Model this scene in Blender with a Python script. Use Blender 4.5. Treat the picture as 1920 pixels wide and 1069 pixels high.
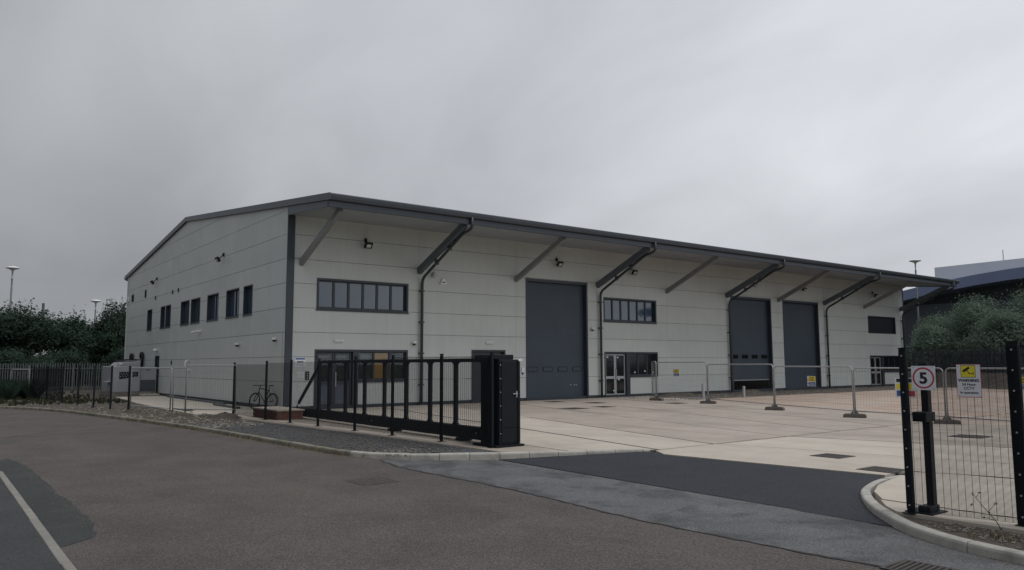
import bpy, bmesh, math, random
from mathutils import Vector, Matrix
R = math.radians
S = bpy.context.scene
for o in list(bpy.data.objects): bpy.data.objects.remove(o)
COL = S.collection

# ------------------------------------------------------------------ camera
cam = bpy.data.cameras.new('camera'); camo = bpy.data.objects.new('camera', cam); COL.objects.link(camo)
cam.sensor_width = 36.0; cam.lens = 1442.4 / 1920 * 36; cam.clip_end = 4000; cam.clip_start = 0.05
yaw, pitch, roll = R(37.327), R(5.817), R(-0.214)
fw = Vector((math.sin(yaw)*math.cos(pitch), math.cos(yaw)*math.cos(pitch), math.sin(pitch)))
rt = Vector((math.cos(yaw), -math.sin(yaw), 0)); up = rt.cross(fw)
r2 = rt*math.cos(roll) + up*math.sin(roll); u2 = -rt*math.sin(roll) + up*math.cos(roll)
camo.matrix_world = Matrix(((r2.x, u2.x, -fw.x, 0), (r2.y, u2.y, -fw.y, 0), (r2.z, u2.z, -fw.z, 1.834), (0, 0, 0, 1)))
S.camera = camo

# ------------------------------------------------------------------ sky: overcast
SUN_AZ = Vector((0.45, -0.89, 0)).normalized(); SUN_EL = R(62)
W = bpy.data.worlds.new('World'); S.world = W; W.use_nodes = True
nt = W.node_tree; nt.nodes.clear(); N = nt.nodes.new; L = nt.links.new
out = N('ShaderNodeOutputWorld'); bg = N('ShaderNodeBackground'); L(bg.outputs[0], out.inputs[0])
tc = N('ShaderNodeTexCoord'); sep = N('ShaderNodeSeparateXYZ'); L(tc.outputs['Generated'], sep.inputs[0])
def wm(op, a, b=None, c=None):
    n = N('ShaderNodeMath'); n.operation = op
    for i, q in enumerate((a, b, c)):
        if q is None: continue
        if isinstance(q, (int, float)): n.inputs[i].default_value = q
        else: L(q, n.inputs[i])
    return n.outputs[0]
den = wm('ADD', wm('MAXIMUM', sep.outputs[2], 0.0), 0.42)
comb = N('ShaderNodeCombineXYZ')
L(wm('DIVIDE', sep.outputs[0], den), comb.inputs[0]); L(wm('DIVIDE', sep.outputs[1], den), comb.inputs[1])
mp = N('ShaderNodeMapping'); mp.inputs['Rotation'].default_value = (0, 0, R(25)); mp.inputs['Scale'].default_value = (1.0, 0.62, 1); mp.inputs['Location'].default_value = (2.68, 7.216, 0)
L(comb.outputs[0], mp.inputs[0])
n1 = N('ShaderNodeTexNoise'); n1.inputs['Scale'].default_value = 1.15; n1.inputs['Detail'].default_value = 3; n1.inputs['Roughness'].default_value = 0.42; n1.inputs['Distortion'].default_value = 0.35
L(mp.outputs[0], n1.inputs['Vector'])
n2 = N('ShaderNodeTexNoise'); n2.inputs['Scale'].default_value = 3.4; n2.inputs['Detail'].default_value = 6; n2.inputs['Roughness'].default_value = 0.5; n2.inputs['Distortion'].default_value = 0.5
L(mp.outputs[0], n2.inputs['Vector'])
cl = wm('ADD', wm('MULTIPLY', wm('SUBTRACT', n1.outputs[0], 0.5), 1.0), wm('MULTIPLY', wm('SUBTRACT', n2.outputs[0], 0.5), 0.45))
# brighter round the hidden sun's side and towards the zenith, as an overcast sky is
sund = wm('ADD', wm('MULTIPLY', sep.outputs[0], 0.255), wm('MULTIPLY', sep.outputs[1], -0.15))
base = wm('ADD', wm('ADD', wm('MULTIPLY', sep.outputs[2], 0.29), 0.45), sund)
val = wm('MAXIMUM', wm('MULTIPLY', base, wm('ADD', 1.0, cl)), 0.05)
tint = N('ShaderNodeMix'); tint.data_type = 'RGBA'; tint.inputs['A'].default_value = (0.925, 0.975, 1.06, 1); tint.inputs['B'].default_value = (0.97, 0.995, 1.03, 1)
L(n1.outputs[0], tint.inputs['Factor'])
mul = N('ShaderNodeVectorMath'); mul.operation = 'SCALE'; L(tint.outputs['Result'], mul.inputs[0]); L(val, mul.inputs['Scale'])
sky = N('ShaderNodeTexSky'); sky.sky_type = 'NISHITA'; sky.sun_disc = False
sky.sun_elevation = SUN_EL; sky.sun_rotation = math.atan2(SUN_AZ.x, SUN_AZ.y); sky.dust_density = 4
sc = N('ShaderNodeVectorMath'); sc.operation = 'SCALE'; sc.inputs['Scale'].default_value = 0.08; L(sky.outputs[0], sc.inputs[0])
mx = N('ShaderNodeMix'); mx.data_type = 'RGBA'; mx.inputs['Factor'].default_value = 0.95
L(sc.outputs[0], mx.inputs['A']); L(mul.outputs[0], mx.inputs['B']); L(mx.outputs['Result'], bg.inputs[0]); bg.inputs[1].default_value = 1.0

sl = bpy.data.lights.new('sun', 'SUN'); sl.energy = 1.05; sl.angle = R(35); sl.color = (1, 0.975, 0.945)
so = bpy.data.objects.new('sun', sl); COL.objects.link(so)
sd = Vector((SUN_AZ.x*math.cos(SUN_EL), SUN_AZ.y*math.cos(SUN_EL), math.sin(SUN_EL)))
so.rotation_euler = sd.to_track_quat('Z', 'Y').to_euler(); so.location = (0, -20, 60)
S.view_settings.view_transform = 'Standard'; S.view_settings.look = 'None'; S.view_settings.exposure = 0.0; S.view_settings.gamma = 1
S.render.engine = 'CYCLES'

# ------------------------------------------------------------------ helpers
rnd = random.Random(7)
class MB:
    def __init__(s): s.v = []; s.f = []
    def add(s, vs, fs):
        k = len(s.v); s.v += [tuple(q) for q in vs]; s.f += [tuple(i+k for i in q) for q in fs]; return s
    def box(s, x0, y0, z0, x1, y1, z1):
        return s.add([(x0,y0,z0),(x1,y0,z0),(x1,y1,z0),(x0,y1,z0),(x0,y0,z1),(x1,y0,z1),(x1,y1,z1),(x0,y1,z1)],
                     [(0,3,2,1),(4,5,6,7),(0,1,5,4),(1,2,6,5),(2,3,7,6),(3,0,4,7)])
    def beam(s, p, q, w, h, upv=(0,0,1)):
        p, q = Vector(p), Vector(q); d = (q-p).normalized(); a = d.cross(Vector(upv)).normalized(); b = a.cross(d)
        vs = []
        for c in (p, q):
            for i, j in ((-1,-1),(1,-1),(1,1),(-1,1)): vs.append(c + a*(w/2*i) + b*(h/2*j))
        return s.add(vs, [(0,1,2,3),(7,6,5,4),(0,4,5,1),(1,5,6,2),(2,6,7,3),(3,7,4,0)])
    def tube(s, pts, r, n=8, cap=True, r1=None):
        pts = [Vector(p) for p in pts]; k = len(s.v); m = len(pts)
        d0 = (pts[1]-pts[0]).normalized(); a = d0.orthogonal().normalized()
        for i, p in enumerate(pts):
            d = (pts[min(i+1, m-1)] - pts[max(i-1, 0)]).normalized()
            a = (a - d*a.dot(d)).normalized(); b = d.cross(a)
            rr = r if r1 is None else r + (r1-r)*i/(m-1)
            for j in range(n):
                t = 2*math.pi*j/n; s.v.append(tuple(p + (a*math.cos(t) + b*math.sin(t))*rr))
        for i in range(m-1):
            for j in range(n):
                s.f.append((k+i*n+j, k+i*n+(j+1)%n, k+(i+1)*n+(j+1)%n, k+(i+1)*n+j))
        if cap: s.f.append(tuple(k+j for j in range(n))); s.f.append(tuple(k+(m-1)*n+j for j in range(n-1, -1, -1)))
        return s
    def ext(s, poly, fn, d0, d1):
        n = len(poly); vs = [fn(a, b, d0) for a, b in poly] + [fn(a, b, d1) for a, b in poly]
        fs = [tuple(range(n)), tuple(range(2*n-1, n-1, -1))] + [(i, (i+1)%n, n+(i+1)%n, n+i) for i in range(n)]
        return s.add(vs, fs)
    def lathe(s, prof, c, n=16, axis=2):
        k = len(s.v); m = len(prof)
        for r_, z in prof:
            for j in range(n):
                t = 2*math.pi*j/n
                q = [math.cos(t)*r_, math.sin(t)*r_]; q.insert(axis, z)
                s.v.append((c[0]+q[0], c[1]+q[1], c[2]+q[2]))
        for i in range(m-1):
            for j in range(n): s.f.append((k+i*n+j, k+i*n+(j+1)%n, k+(i+1)*n+(j+1)%n, k+(i+1)*n+j))
        s.f.append(tuple(k+j for j in range(n))); s.f.append(tuple(k+(m-1)*n+j for j in range(n)))
        return s
    def ring(s, a0, b0, a1, b1, w, fn, d0, d1):
        s.ext([(a0,b0),(a1,b0),(a1,b0+w),(a0,b0+w)], fn, d0, d1); s.ext([(a0,b1-w),(a1,b1-w),(a1,b1),(a0,b1)], fn, d0, d1)
        s.ext([(a0,b0+w),(a0+w,b0+w),(a0+w,b1-w),(a0,b1-w)], fn, d0, d1); s.ext([(a1-w,b0+w),(a1,b0+w),(a1,b1-w),(a1-w,b1-w)], fn, d0, d1)
        return s
    def build(s, name, mat, parent=None, bevel=0, seg=1, smooth=False, kind=None, recalc=True, raw=False):
        off = Vector((0,0,0)); q = parent
        while q is not None: off += q.location; q = q.parent
        me = bpy.data.meshes.new(name); me.from_pydata([(a-off.x, b-off.y, c-off.z) for a, b, c in s.v] if not raw else s.v, [], s.f)
        if recalc or bevel:
            bm = bmesh.new(); bm.from_mesh(me)
            bmesh.ops.recalc_face_normals(bm, faces=bm.faces)
            if bevel: bmesh.ops.bevel(bm, geom=bm.edges[:], offset=bevel, segments=seg, affect='EDGES', clamp_overlap=True)
            bm.to_mesh(me); bm.free()
        if smooth:
            for p in me.polygons: p.use_smooth = True
        me.materials.append(mat); o = bpy.data.objects.new(name, me); COL.objects.link(o); o.parent = parent
        if kind: o['kind'] = kind
        return o
def tag(o, label, cat, group=None):
    o['label'] = label; o['category'] = cat
    if group: o['group'] = group
    return o
def thing(name, label, cat, loc=(0,0,0), group=None, rz=0):
    o = bpy.data.objects.new(name, None); COL.objects.link(o); o.location = loc; o.rotation_euler.z = rz; o.empty_display_size = .2
    return tag(o, label, cat, group)
def copy_tree(o, parent=None):
    c = o.copy(); COL.objects.link(c); c.parent = parent
    for ch in list(o.children): copy_tree(ch, c)
    return c
def struct(o): o['kind'] = 'structure'; return o
def sheet(name, poly, z, mat, parent=None, zf=None):
    bm = bmesh.new(); vs = [bm.verts.new((x, y, zf(x, y) if zf else z)) for x, y in poly]; f = bm.faces.new(vs)
    if f.normal.z < 0: f.normal_flip()
    bm.normal_update()
    if f.normal.z < 0: bmesh.ops.reverse_faces(bm, faces=[f])
    bmesh.ops.triangulate(bm, faces=bm.faces[:]); me = bpy.data.meshes.new(name); bm.to_mesh(me); bm.free()
    me.materials.append(mat); o = bpy.data.objects.new(name, me); COL.objects.link(o); o.parent = parent
    return o
def clip(poly, a, b, c):      # keep a*x+b*y+c >= 0
    res = []
    for i in range(len(poly)):
        p, q = poly[i], poly[(i+1)%len(poly)]; dp = a*p[0]+b*p[1]+c; dq = a*q[0]+b*q[1]+c
        if dp >= 0: res.append(p)
        if (dp >= 0) != (dq >= 0): t = dp/(dp-dq); res.append((p[0]+(q[0]-p[0])*t, p[1]+(q[1]-p[1])*t))
    return res

# ------------------------------------------------------------------ materials
def mat(name, col, rough=0.6, metal=0.0, var=0.0, vscale=3.0, rand=0.0, speck=0.0, sscale=300, bump=0.0, bscale=200, streak=0.0, chips=0.0, chscale=70, stain=None, col2=None, c2scale=1.0, c2lo=0.45, c2hi=0.65, ior=1.5, spec=0.5, rvar=0.0):
    m = bpy.data.materials.new(name); m.use_nodes = True; t = m.node_tree; n_, l_ = t.nodes.new, t.links.new
    b = t.nodes['Principled BSDF']; b.inputs['Roughness'].default_value = rough; b.inputs['Metallic'].default_value = metal; b.inputs['IOR'].default_value = ior; b.inputs['Specular IOR Level'].default_value = spec
    geo = n_('ShaderNodeNewGeometry'); pos = geo.outputs['Position']
    rgb = n_('ShaderNodeRGB'); rgb.outputs[0].default_value = (*col, 1); cur = rgb.outputs[0]
    def noise(scale, detail=4, rough_=0.55, vec=pos, dist=0):
        q = n_('ShaderNodeTexNoise'); q.inputs['Scale'].default_value = scale; q.inputs['Detail'].default_value = detail; q.inputs['Roughness'].default_value = rough_; q.inputs['Distortion'].default_value = dist
        l_(vec, q.inputs['Vector']); return q.outputs['Fac']
    def rng(x, a, b_, lo=0.3, hi=0.7):
        q = n_('ShaderNodeMapRange'); q.inputs[1].default_value = lo; q.inputs[2].default_value = hi; q.inputs[3].default_value = a; q.inputs[4].default_value = b_; l_(x, q.inputs[0]); return q.outputs[0]
    def scale(c, f):
        q = n_('ShaderNodeVectorMath'); q.operation = 'SCALE'; l_(c, q.inputs[0]); l_(f, q.inputs['Scale']); return q.outputs[0]
    if col2:
        q = n_('ShaderNodeMix'); q.data_type = 'RGBA'; l_(rng(noise(c2scale, 6, 0.6, dist=0.4), 0, 1, c2lo, c2hi), q.inputs['Factor']); l_(cur, q.inputs['A']); q.inputs['B'].default_value = (*col2, 1); cur = q.outputs['Result']
    if var: cur = scale(cur, rng(noise(vscale, 6, 0.6), 1-var, 1+var))
    if stain:
        q = n_('ShaderNodeMix'); q.data_type = 'RGBA'; m2 = n_('ShaderNodeMapping'); m2.inputs['Scale'].default_value = (1, .35, 1); m2.inputs['Rotation'].default_value = (0, 0, .35); l_(pos, m2.inputs[0])
        l_(rng(noise(stain[1], 7, .68, m2.outputs[0], .6), 0, .9, .50, .68), q.inputs['Factor']); l_(cur, q.inputs['A']); q.inputs['B'].default_value = (*stain[0], 1); cur = q.outputs['Result']
    if chips:
        vo = n_('ShaderNodeTexVoronoi'); vo.inputs['Scale'].default_value = chscale; l_(pos, vo.inputs['Vector']); sp = n_('ShaderNodeSeparateColor'); l_(vo.outputs['Color'], sp.inputs[0]); cur = scale(cur, rng(sp.outputs[0], 1-chips, 1+chips, 0, 1))
    if streak:
        mpn = n_('ShaderNodeMapping'); mpn.inputs['Scale'].default_value = (1, 1, 0.06); l_(pos, mpn.inputs[0])
        cur = scale(cur, rng(noise(5, 4, 0.6, mpn.outputs[0]), 1-streak, 1+streak*.5))
    if speck: cur = scale(cur, rng(noise(sscale, 2, 0.5), 1-speck, 1+speck, .35, .65))
    if rand:
        oi = n_('ShaderNodeObjectInfo'); cur = scale(cur, rng(oi.outputs['Random'], 1-rand, 1+rand, 0, 1))
    l_(cur, b.inputs['Base Color'])
    if rvar: l_(rng(noise(vscale*1.7, 4), rough-rvar, rough+rvar), b.inputs['Roughness'])
    if bump:
        bp = n_('ShaderNodeBump'); bp.inputs['Strength'].default_value = bump; bp.inputs['Distance'].default_value = 0.01; l_(noise(bscale, 3, .6), bp.inputs['Height']); l_(bp.outputs[0], b.inputs['Normal'])
    return m
def glass_mat(name, tr=0.75, refl=0.16):
    m = bpy.data.materials.new(name); m.use_nodes = True; t = m.node_tree; t.nodes.clear(); n_, l_ = t.nodes.new, t.links.new
    o = n_('ShaderNodeOutputMaterial'); a = n_('ShaderNodeBsdfTransparent'); a.inputs[0].default_value = (tr*.93, tr, tr, 1)
    g = n_('ShaderNodeBsdfGlossy'); g.inputs['Roughness'].default_value = 0.015; fr = n_('ShaderNodeFresnel'); fr.inputs[0].default_value = 1.5
    ad = n_('ShaderNodeMath'); ad.operation = 'ADD'; ad.inputs[1].default_value = refl; l_(fr.outputs[0], ad.inputs[0])
    mx_ = n_('ShaderNodeMixShader'); l_(ad.outputs[0], mx_.inputs[0]); l_(a.outputs[0], mx_.inputs[1]); l_(g.outputs[0], mx_.inputs[2]); l_(mx_.outputs[0], o.inputs[0])
    return m
M = {}
M['clad'] = mat('cladding_grey', (0.526, 0.556, 0.536), 0.42, var=0.04, vscale=.6, rand=0.03, streak=0.045, rvar=.06)
M['backing'] = mat('backing', (0.03, 0.032, 0.034), 0.8, var=.1)
M['trim'] = mat('anthracite_trim', (0.036, 0.046, 0.060), 0.38, var=0.10, vscale=1.5, streak=.08)
M['gutter'] = mat('gutter_grey', (0.060, 0.074, 0.092), 0.34, var=0.10, vscale=1.2)
M['soffit'] = mat('soffit_grey', (0.30, 0.322, 0.345), 0.5, var=.05, vscale=.8, rand=.02)
M['darkbrace'] = mat('dark_brace', (0.100, 0.118, 0.140), 0.45, var=.08, vscale=2)
M['brace'] = mat('brace_grey', (0.23, 0.235, 0.235), 0.5, var=.06)
M['pipe'] = mat('downpipe', (0.035, 0.041, 0.050), 0.4, var=.1)
M['frame'] = mat('window_frame', (0.030, 0.039, 0.050), 0.4, var=.08)
M['silver'] = mat('silver_frame', (0.42, 0.43, 0.45), 0.4, metal=0.3, var=.05)
M['door'] = mat('roller_door', (0.040, 0.058, 0.080), 0.45, var=.10, vscale=.7, streak=.08, rand=.03)
M['pane'] = mat('window_glass', (0.030, 0.060, 0.105), 0.04, bump=.12, bscale=1.3, ior=2.0, var=.1, vscale=.6)  # blue of the sky's reflection is put into the base colour
M['darkpane'] = mat('dark_glass', (0.010, 0.012, 0.015), 0.06, ior=1.55)
M['glass'] = glass_mat('clear_glass', .9, .02)
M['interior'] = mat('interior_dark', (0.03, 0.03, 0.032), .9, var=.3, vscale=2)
M['blind'] = mat('blind', (0.25, 0.26, 0.27), .8, var=.15, vscale=4)
M['orange'] = mat('orange_board', (0.85, 0.36, 0.07), .7, var=.06)
M['white'] = mat('white_plastic', (0.72, 0.73, 0.74), .4, var=.03)
M['signwhite'] = mat('sign_white', (0.68, 0.70, 0.73), .45, var=.04, vscale=8)
M['black'] = mat('black_powder_coat', (0.0075, 0.010, 0.014), .55, var=.15, vscale=6, bump=.05, spec=.22)
M['blackmat'] = mat('black_plastic', (0.010, 0.011, 0.012), .6, var=.1, spec=.3)
M['galv'] = mat('galvanised', (0.36, 0.365, 0.37), .5, metal=.3, var=.16, vscale=9, rvar=.1)
M['galvdark'] = mat('weathered_galvanised', (0.125, 0.135, 0.14), .6, metal=.25, var=.2, vscale=5, rand=.12)
M['rubber'] = mat('block_rubber', (0.125, 0.112, 0.10), .85, var=.25, vscale=14, bump=.3, bscale=80)
M['concrete'] = mat('concrete', (0.475, 0.421, 0.358), .85, stain=((0.385, 0.34, 0.285), .8), var=.09, vscale=1.3, rand=.045, speck=.10, sscale=160, bump=.12, bscale=140, col2=(0.48, 0.43, 0.36), c2scale=.45)
M['concgrey'] = mat('concrete_grey', (0.405, 0.350, 0.298), .85, stain=((0.29, 0.245, 0.205), .7), var=.10, vscale=1.0, rand=.04, speck=.10, sscale=160, bump=.12, bscale=140, col2=(0.325, 0.285, 0.245), c2scale=.5)
M['concwarm'] = mat('concrete_warm', (0.415, 0.31, 0.245), .85, stain=((0.30, 0.235, 0.19), .5), var=.10, vscale=.7, rand=.06, speck=.08, sscale=120, bump=.1, bscale=140, col2=(0.40, 0.345, 0.29), c2scale=.35)
M['kerb'] = mat('new_kerb', (0.40, 0.385, 0.345), .85, var=.12, vscale=5, rand=.07, speck=.12, sscale=220, bump=.15, bscale=160, col2=(.25, .24, .22), c2scale=3, c2lo=.5, c2hi=.75)
M['oldkerb'] = mat('old_kerb', (0.205, 0.19, 0.155), .9, var=.22, vscale=4, rand=.10, speck=.2, sscale=150, bump=.25, bscale=120, col2=(0.10, 0.095, 0.05), c2scale=2.2)
M['road'] = mat('road_brown', (0.083, 0.071, 0.068), .85, var=.20, vscale=.75, speck=.38, sscale=48, chips=.28, chscale=90, stain=((0.105, 0.090, 0.078), .55), bump=.8, bscale=80, col2=(0.092, 0.079, 0.075), c2scale=.30, c2lo=.42, c2hi=.62, spec=.35)
M['path'] = mat('path_grey', (0.046, 0.048, 0.050), .88, var=.14, vscale=.9, speck=.40, sscale=70, bump=.5, bscale=80, spec=.3)
M['patchdark'] = mat('patch_dark', (0.040, 0.044, 0.043), .85, var=.2, vscale=1.2, speck=.3, sscale=80, bump=.4, bscale=90, col2=(0.065, 0.056, 0.046), c2scale=1.1, c2lo=.55, c2hi=.8, spec=.3)
M['oldpatch'] = mat('patch_grey', (0.112, 0.112, 0.115), .8, var=.18, vscale=1.1, speck=.4, sscale=60, chips=.3, chscale=90, bump=.6, bscale=80, col2=(0.066, 0.067, 0.070), c2scale=1.3, c2lo=.50, c2hi=.62, spec=.35)
M['newtar'] = mat('new_tarmac', (0.026, 0.029, 0.036), .8, var=.14, vscale=1.0, spec=.3, speck=.5, sscale=70, chips=.45, chscale=85, bump=.6, bscale=95)
M['soil'] = mat('soil', (0.066, 0.055, 0.045), .95, var=.35, vscale=2.2, speck=.4, sscale=60, bump=.6, bscale=40, col2=(0.085, 0.070, 0.055), c2scale=.6)
M['ground'] = mat('ground', (0.06, 0.07, 0.035), .95, var=.35, vscale=.3, col2=(0.10, 0.09, 0.06), c2scale=.08)
M['gravel'] = mat('dark_gravel', (0.100, 0.104, 0.108), .85, var=.55, vscale=28)
M['rubble'] = mat('rubble_stone', (0.165, 0.15, 0.13), .9, var=.5, vscale=9)
M['iron'] = mat('cast_iron', (0.070, 0.060, 0.054), .75, metal=.15, var=.3, vscale=25, bump=.5, bscale=90)
M['pit'] = mat('drain_pit', (0.008, 0.008, 0.008), .9)
M['brick'] = mat('red_brick', (0.19, 0.085, 0.065), .9, var=.25, vscale=14, bump=.4, bscale=60)
M['leaf1'] = mat('leaf_dark', (0.042, 0.066, 0.050), .75, var=.45, vscale=1.2, spec=.15)
M['leaf2'] = mat('leaf_mid', (0.135, 0.175, 0.140), .8, var=.42, vscale=.6, spec=.15)
def leafy(m, f, tint):      # thin leaves let light through
    t = m.node_tree; b_ = t.nodes['Principled BSDF']; o_ = t.nodes['Material Output']; src = b_.inputs['Base Color'].links[0].from_socket
    tr = t.nodes.new('ShaderNodeBsdfTranslucent'); vm = t.nodes.new('ShaderNodeVectorMath'); vm.operation = 'MULTIPLY'; vm.inputs[1].default_value = tint; t.links.new(src, vm.inputs[0]); t.links.new(vm.outputs[0], tr.inputs[0])
    mx_ = t.nodes.new('ShaderNodeMixShader'); mx_.inputs[0].default_value = f; t.links.new(b_.outputs[0], mx_.inputs[1]); t.links.new(tr.outputs[0], mx_.inputs[2]); t.links.new(mx_.outputs[0], o_.inputs[0])
leafy(M['leaf1'], .35, (1.1, 1.3, 1.0)); leafy(M['leaf2'], .35, (1.2, 1.3, 1.1))
M['leaf3'] = mat('weed_leaf', (0.050, 0.055, 0.030), .8, var=.45, vscale=3, spec=.15)
M['seal'] = mat('joint_seal', (0.075, 0.062, 0.052), .9, var=.3, vscale=5)
M['crack'] = mat('crack', (0.030, 0.028, 0.028), .95, var=.3, vscale=9)
M['edging'] = mat('edging_concrete', (0.22, 0.208, 0.185), .9, var=.14, vscale=6, rand=.06, speck=.15, sscale=150)
M['herwire'] = mat('thin_wire', (0.16, 0.165, 0.17), .6)
M['dry'] = mat('dry_stem', (0.20, 0.16, 0.10), .9, var=.3, vscale=6)
M['bark'] = mat('bark', (0.06, 0.05, 0.04), .95, var=.3, vscale=8, bump=.5, bscale=20)
M['farwall'] = mat('far_wall', (0.70, 0.72, 0.76), .6, var=.04, vscale=.2)
M['fardark'] = mat('far_dark', (0.045, 0.055, 0.07), .5, var=.1, vscale=.2)
M['blue'] = mat('blue_band', (0.18, 0.22, 0.36), .45, var=.06, vscale=.2)
M['red'] = mat('sign_red', (0.42, 0.045, 0.07), .5)
M['yellow'] = mat('sign_yellow', (0.72, 0.60, 0.03), .5)
M['signblue'] = mat('sign_blue', (0.04, 0.09, 0.30), .5)
M['ink'] = mat('ink', (0.012, 0.012, 0.016), .5)
M['unit'] = mat('unit_grey', (0.28, 0.285, 0.30), .45, var=.08, vscale=2, streak=.08)
M['tyre'] = mat('tyre', (0.013, 0.013, 0.013), .8)
M['lens'] = mat('lamp_lens', (0.55, 0.56, 0.55), .15)

# ------------------------------------------------------------------ setting: ground, road, yard
RZ = -0.11
KL = [(-14.0, 53.0), (-6.0, 48.9), (0.0, 44.9), (2.88, 41.88), (4.47, 37.65), (5.51, 31.91), (6.20, 27.15), (6.66, 23.19), (6.93, 19.21), (7.10, 16.6), (7.28, 15.25), (7.62, 14.35), (8.25, 13.55), (9.3, 12.83), (10.4, 12.25), (11.4, 11.75), (12.25, 11.3)]
KR = [(13.05, 6.47), (12.3, 6.41), (11.5, 6.22), (10.85, 5.97), (10.28, 5.62), (9.8, 5.26), (9.4, 4.87), (9.06, 4.5), (8.83, 4.15), (8.64, 3.75), (8.5, 3.2), (8.42, 2.4), (8.38, 1.0), (8.36, -2.0), (8.3, -14.0)]
def smooth_line(P, step=0.08):
    res = []
    for i in range(len(P)-1):
        p0, p1, p2, p3 = [Vector(P[max(0, min(len(P)-1, k))]) for k in (i-1, i, i+1, i+2)]
        n = max(1, int((p2-p1).length/step))
        for j in range(n):
            t = j/n; res.append(0.5*((2*p1) + (p2-p0)*t + (2*p0-5*p1+4*p2-p3)*t*t + (3*p1-p0-3*p2+p3)*t**3))
    res.append(Vector(P[-1])); return res
def offset(P, d):      # to the left of travel
    res = []
    for i in range(len(P)):
        t = (P[min(i+1, len(P)-1)] - P[max(i-1, 0)]).normalized(); res.append(P[i] + Vector((-t.y, t.x))*d)
    return res
KLs, KRs = smooth_line(KL), smooth_line(KR)
struct(sheet('ground', [(-1500, -1500), (1500, -1500), (1500, 1500), (-1500, 1500)], -0.30, M['ground']))
kin = offset(KLs, 0.07)          # KL travels towards -Y: left of travel is +X
soilL = [(p.x, p.y) for p in kin[::6]] + [(12.3, 11.5), (9.6, 14.5), (9.6, 31), (40, 31), (40, 200), (-14, 200)]
struct(sheet('verge', soilL, -0.035, M['soil']))
roadp = [(p.x, p.y) for p in offset(KLs, 0.05)[::4]] + [(11.9, 10.8), (12.4, 6.4)] + [(p.x, p.y) for p in offset(KRs, 0.05)[8::4]] + [(-30, -14), (-30, 53)]
struct(sheet('road', [q for q in roadp], RZ, M['road']))
struct(sheet('footpath', [(-12, -14), (1.2, -14), (1.2, 8), (1.2, 16.9), (0.9, 18.0), (0.0, 19.2), (-12, 20)], RZ+0.004, M['path']))
def wob(P, amp, seed, step=.12):
    r = random.Random(seed); res = []
    for p in smooth_line(P, step): res.append((p.x + r.uniform(-amp, amp), p.y + r.uniform(-amp, amp)))
    return res
struct(sheet('road_repair', [(1.27, 9.7), (1.27, 19.0)] + wob([(1.55, 19.4), (1.72, 17.2), (1.74, 14.0), (1.80, 12), (1.76, 10.8), (1.62, 9.95), (1.29, 9.7)], .035, 3, .16), RZ+0.004, M['patchdark']))
def rampz(x, y):
    t = max(0.0, min(1.0, (x-9.3)/2.75)); return RZ + 0.004 + (0.085)*t
op = wob([(7.50, 14.25), (7.30, 13.2), (7.27, 12.4), (7.36, 10.2), (7.32, 8.8), (7.23, 7.6), (7.19, 6.5), (7.25, 5.45), (7.3, 4.5), (7.38, 3.9), (7.45, 2), (7.5, -4)], .02, 5)
struct(sheet('older_road_patch', op + [(8.40, -4), (8.40, 2.4), (8.68, 3.85), (9.1, 4.65)] + [(9.30, 5.2), (9.32, 8), (9.34, 12.6)] + [(8.3, 13.55), (7.68, 14.35)], RZ+0.004, M['oldpatch']))
def crackline(name, P, w, z, seed, zf=None):
    r = random.Random(seed); b_ = MB(); Q = [Vector(p) for p in P]
    for i, p in enumerate(Q):
        t = (Q[min(i+1, len(Q)-1)]-Q[max(i-1, 0)]).normalized(); n_ = Vector((-t.y, t.x)); ww = w*r.uniform(.25, 1.5); b_.v += [(p.x+n_.x*ww, p.y+n_.y*ww, z), (p.x-n_.x*ww, p.y-n_.y*ww, z)]
    for i in range(len(Q)-1): b_.f.append((2*i, 2*i+1, 2*i+3, 2*i+2))
    return struct(b_.build(name, M['crack'], recalc=False))
crackline('road_seam', op, .022, RZ+.0065, 4)
crackline('road_seam', wob([(7.2, 30.2), (5.2, 28.8), (2.4, 25.6), (1.0, 24.4), (-2, 22)], .02, 9, .2)[8:], .02, RZ+.003, 6)
# entrance ramp of fresh tarmac rising to the yard
def lerp_x(T, y):
    for (a, c), (d, e) in zip(T[:-1], T[1:]):
        if min(c, e) <= y <= max(c, e): return a+(d-a)*(y-c)/(e-c)
    return T[-1][0]
EX = [(9.30, 4.70), (9.44, 4.87), (9.84, 5.26), (10.32, 5.62), (10.9, 5.95), (11.55, 6.18), (12.3, 6.36), (12.66, 6.60), (12.05, 10.75), (12.28, 11.33), (11.45, 11.78), (10.45, 12.28), (9.42, 12.83)]
edge_x = lambda y: lerp_x(EX, y)
b = MB(); nx = 10; ny = 60
def rl(y): return 9.22 + (.08 if y > 6 else .02) + (y-5)*0.012
def rr_(y): return 12.62 - (y-6.4)*0.135 if y < 11 else 12.3
for i in range(ny+1):
    y = 4.71 + (12.82-4.71)*i/ny
    x0 = rl(y) + rnd.uniform(-.012, .012); x1 = edge_x(y)
    for j in range(nx+1):
        x = x0 + (x1-x0)*j/nx; b.v.append((x, y, rampz(x, y)+.004))
for i in range(ny):
    for j in range(nx): k = i*(nx+1)+j; b.f.append((k, k+1, k+nx+2, k+nx+1))
struct(b.build('entrance_tarmac', M['newtar'], smooth=True))

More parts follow.
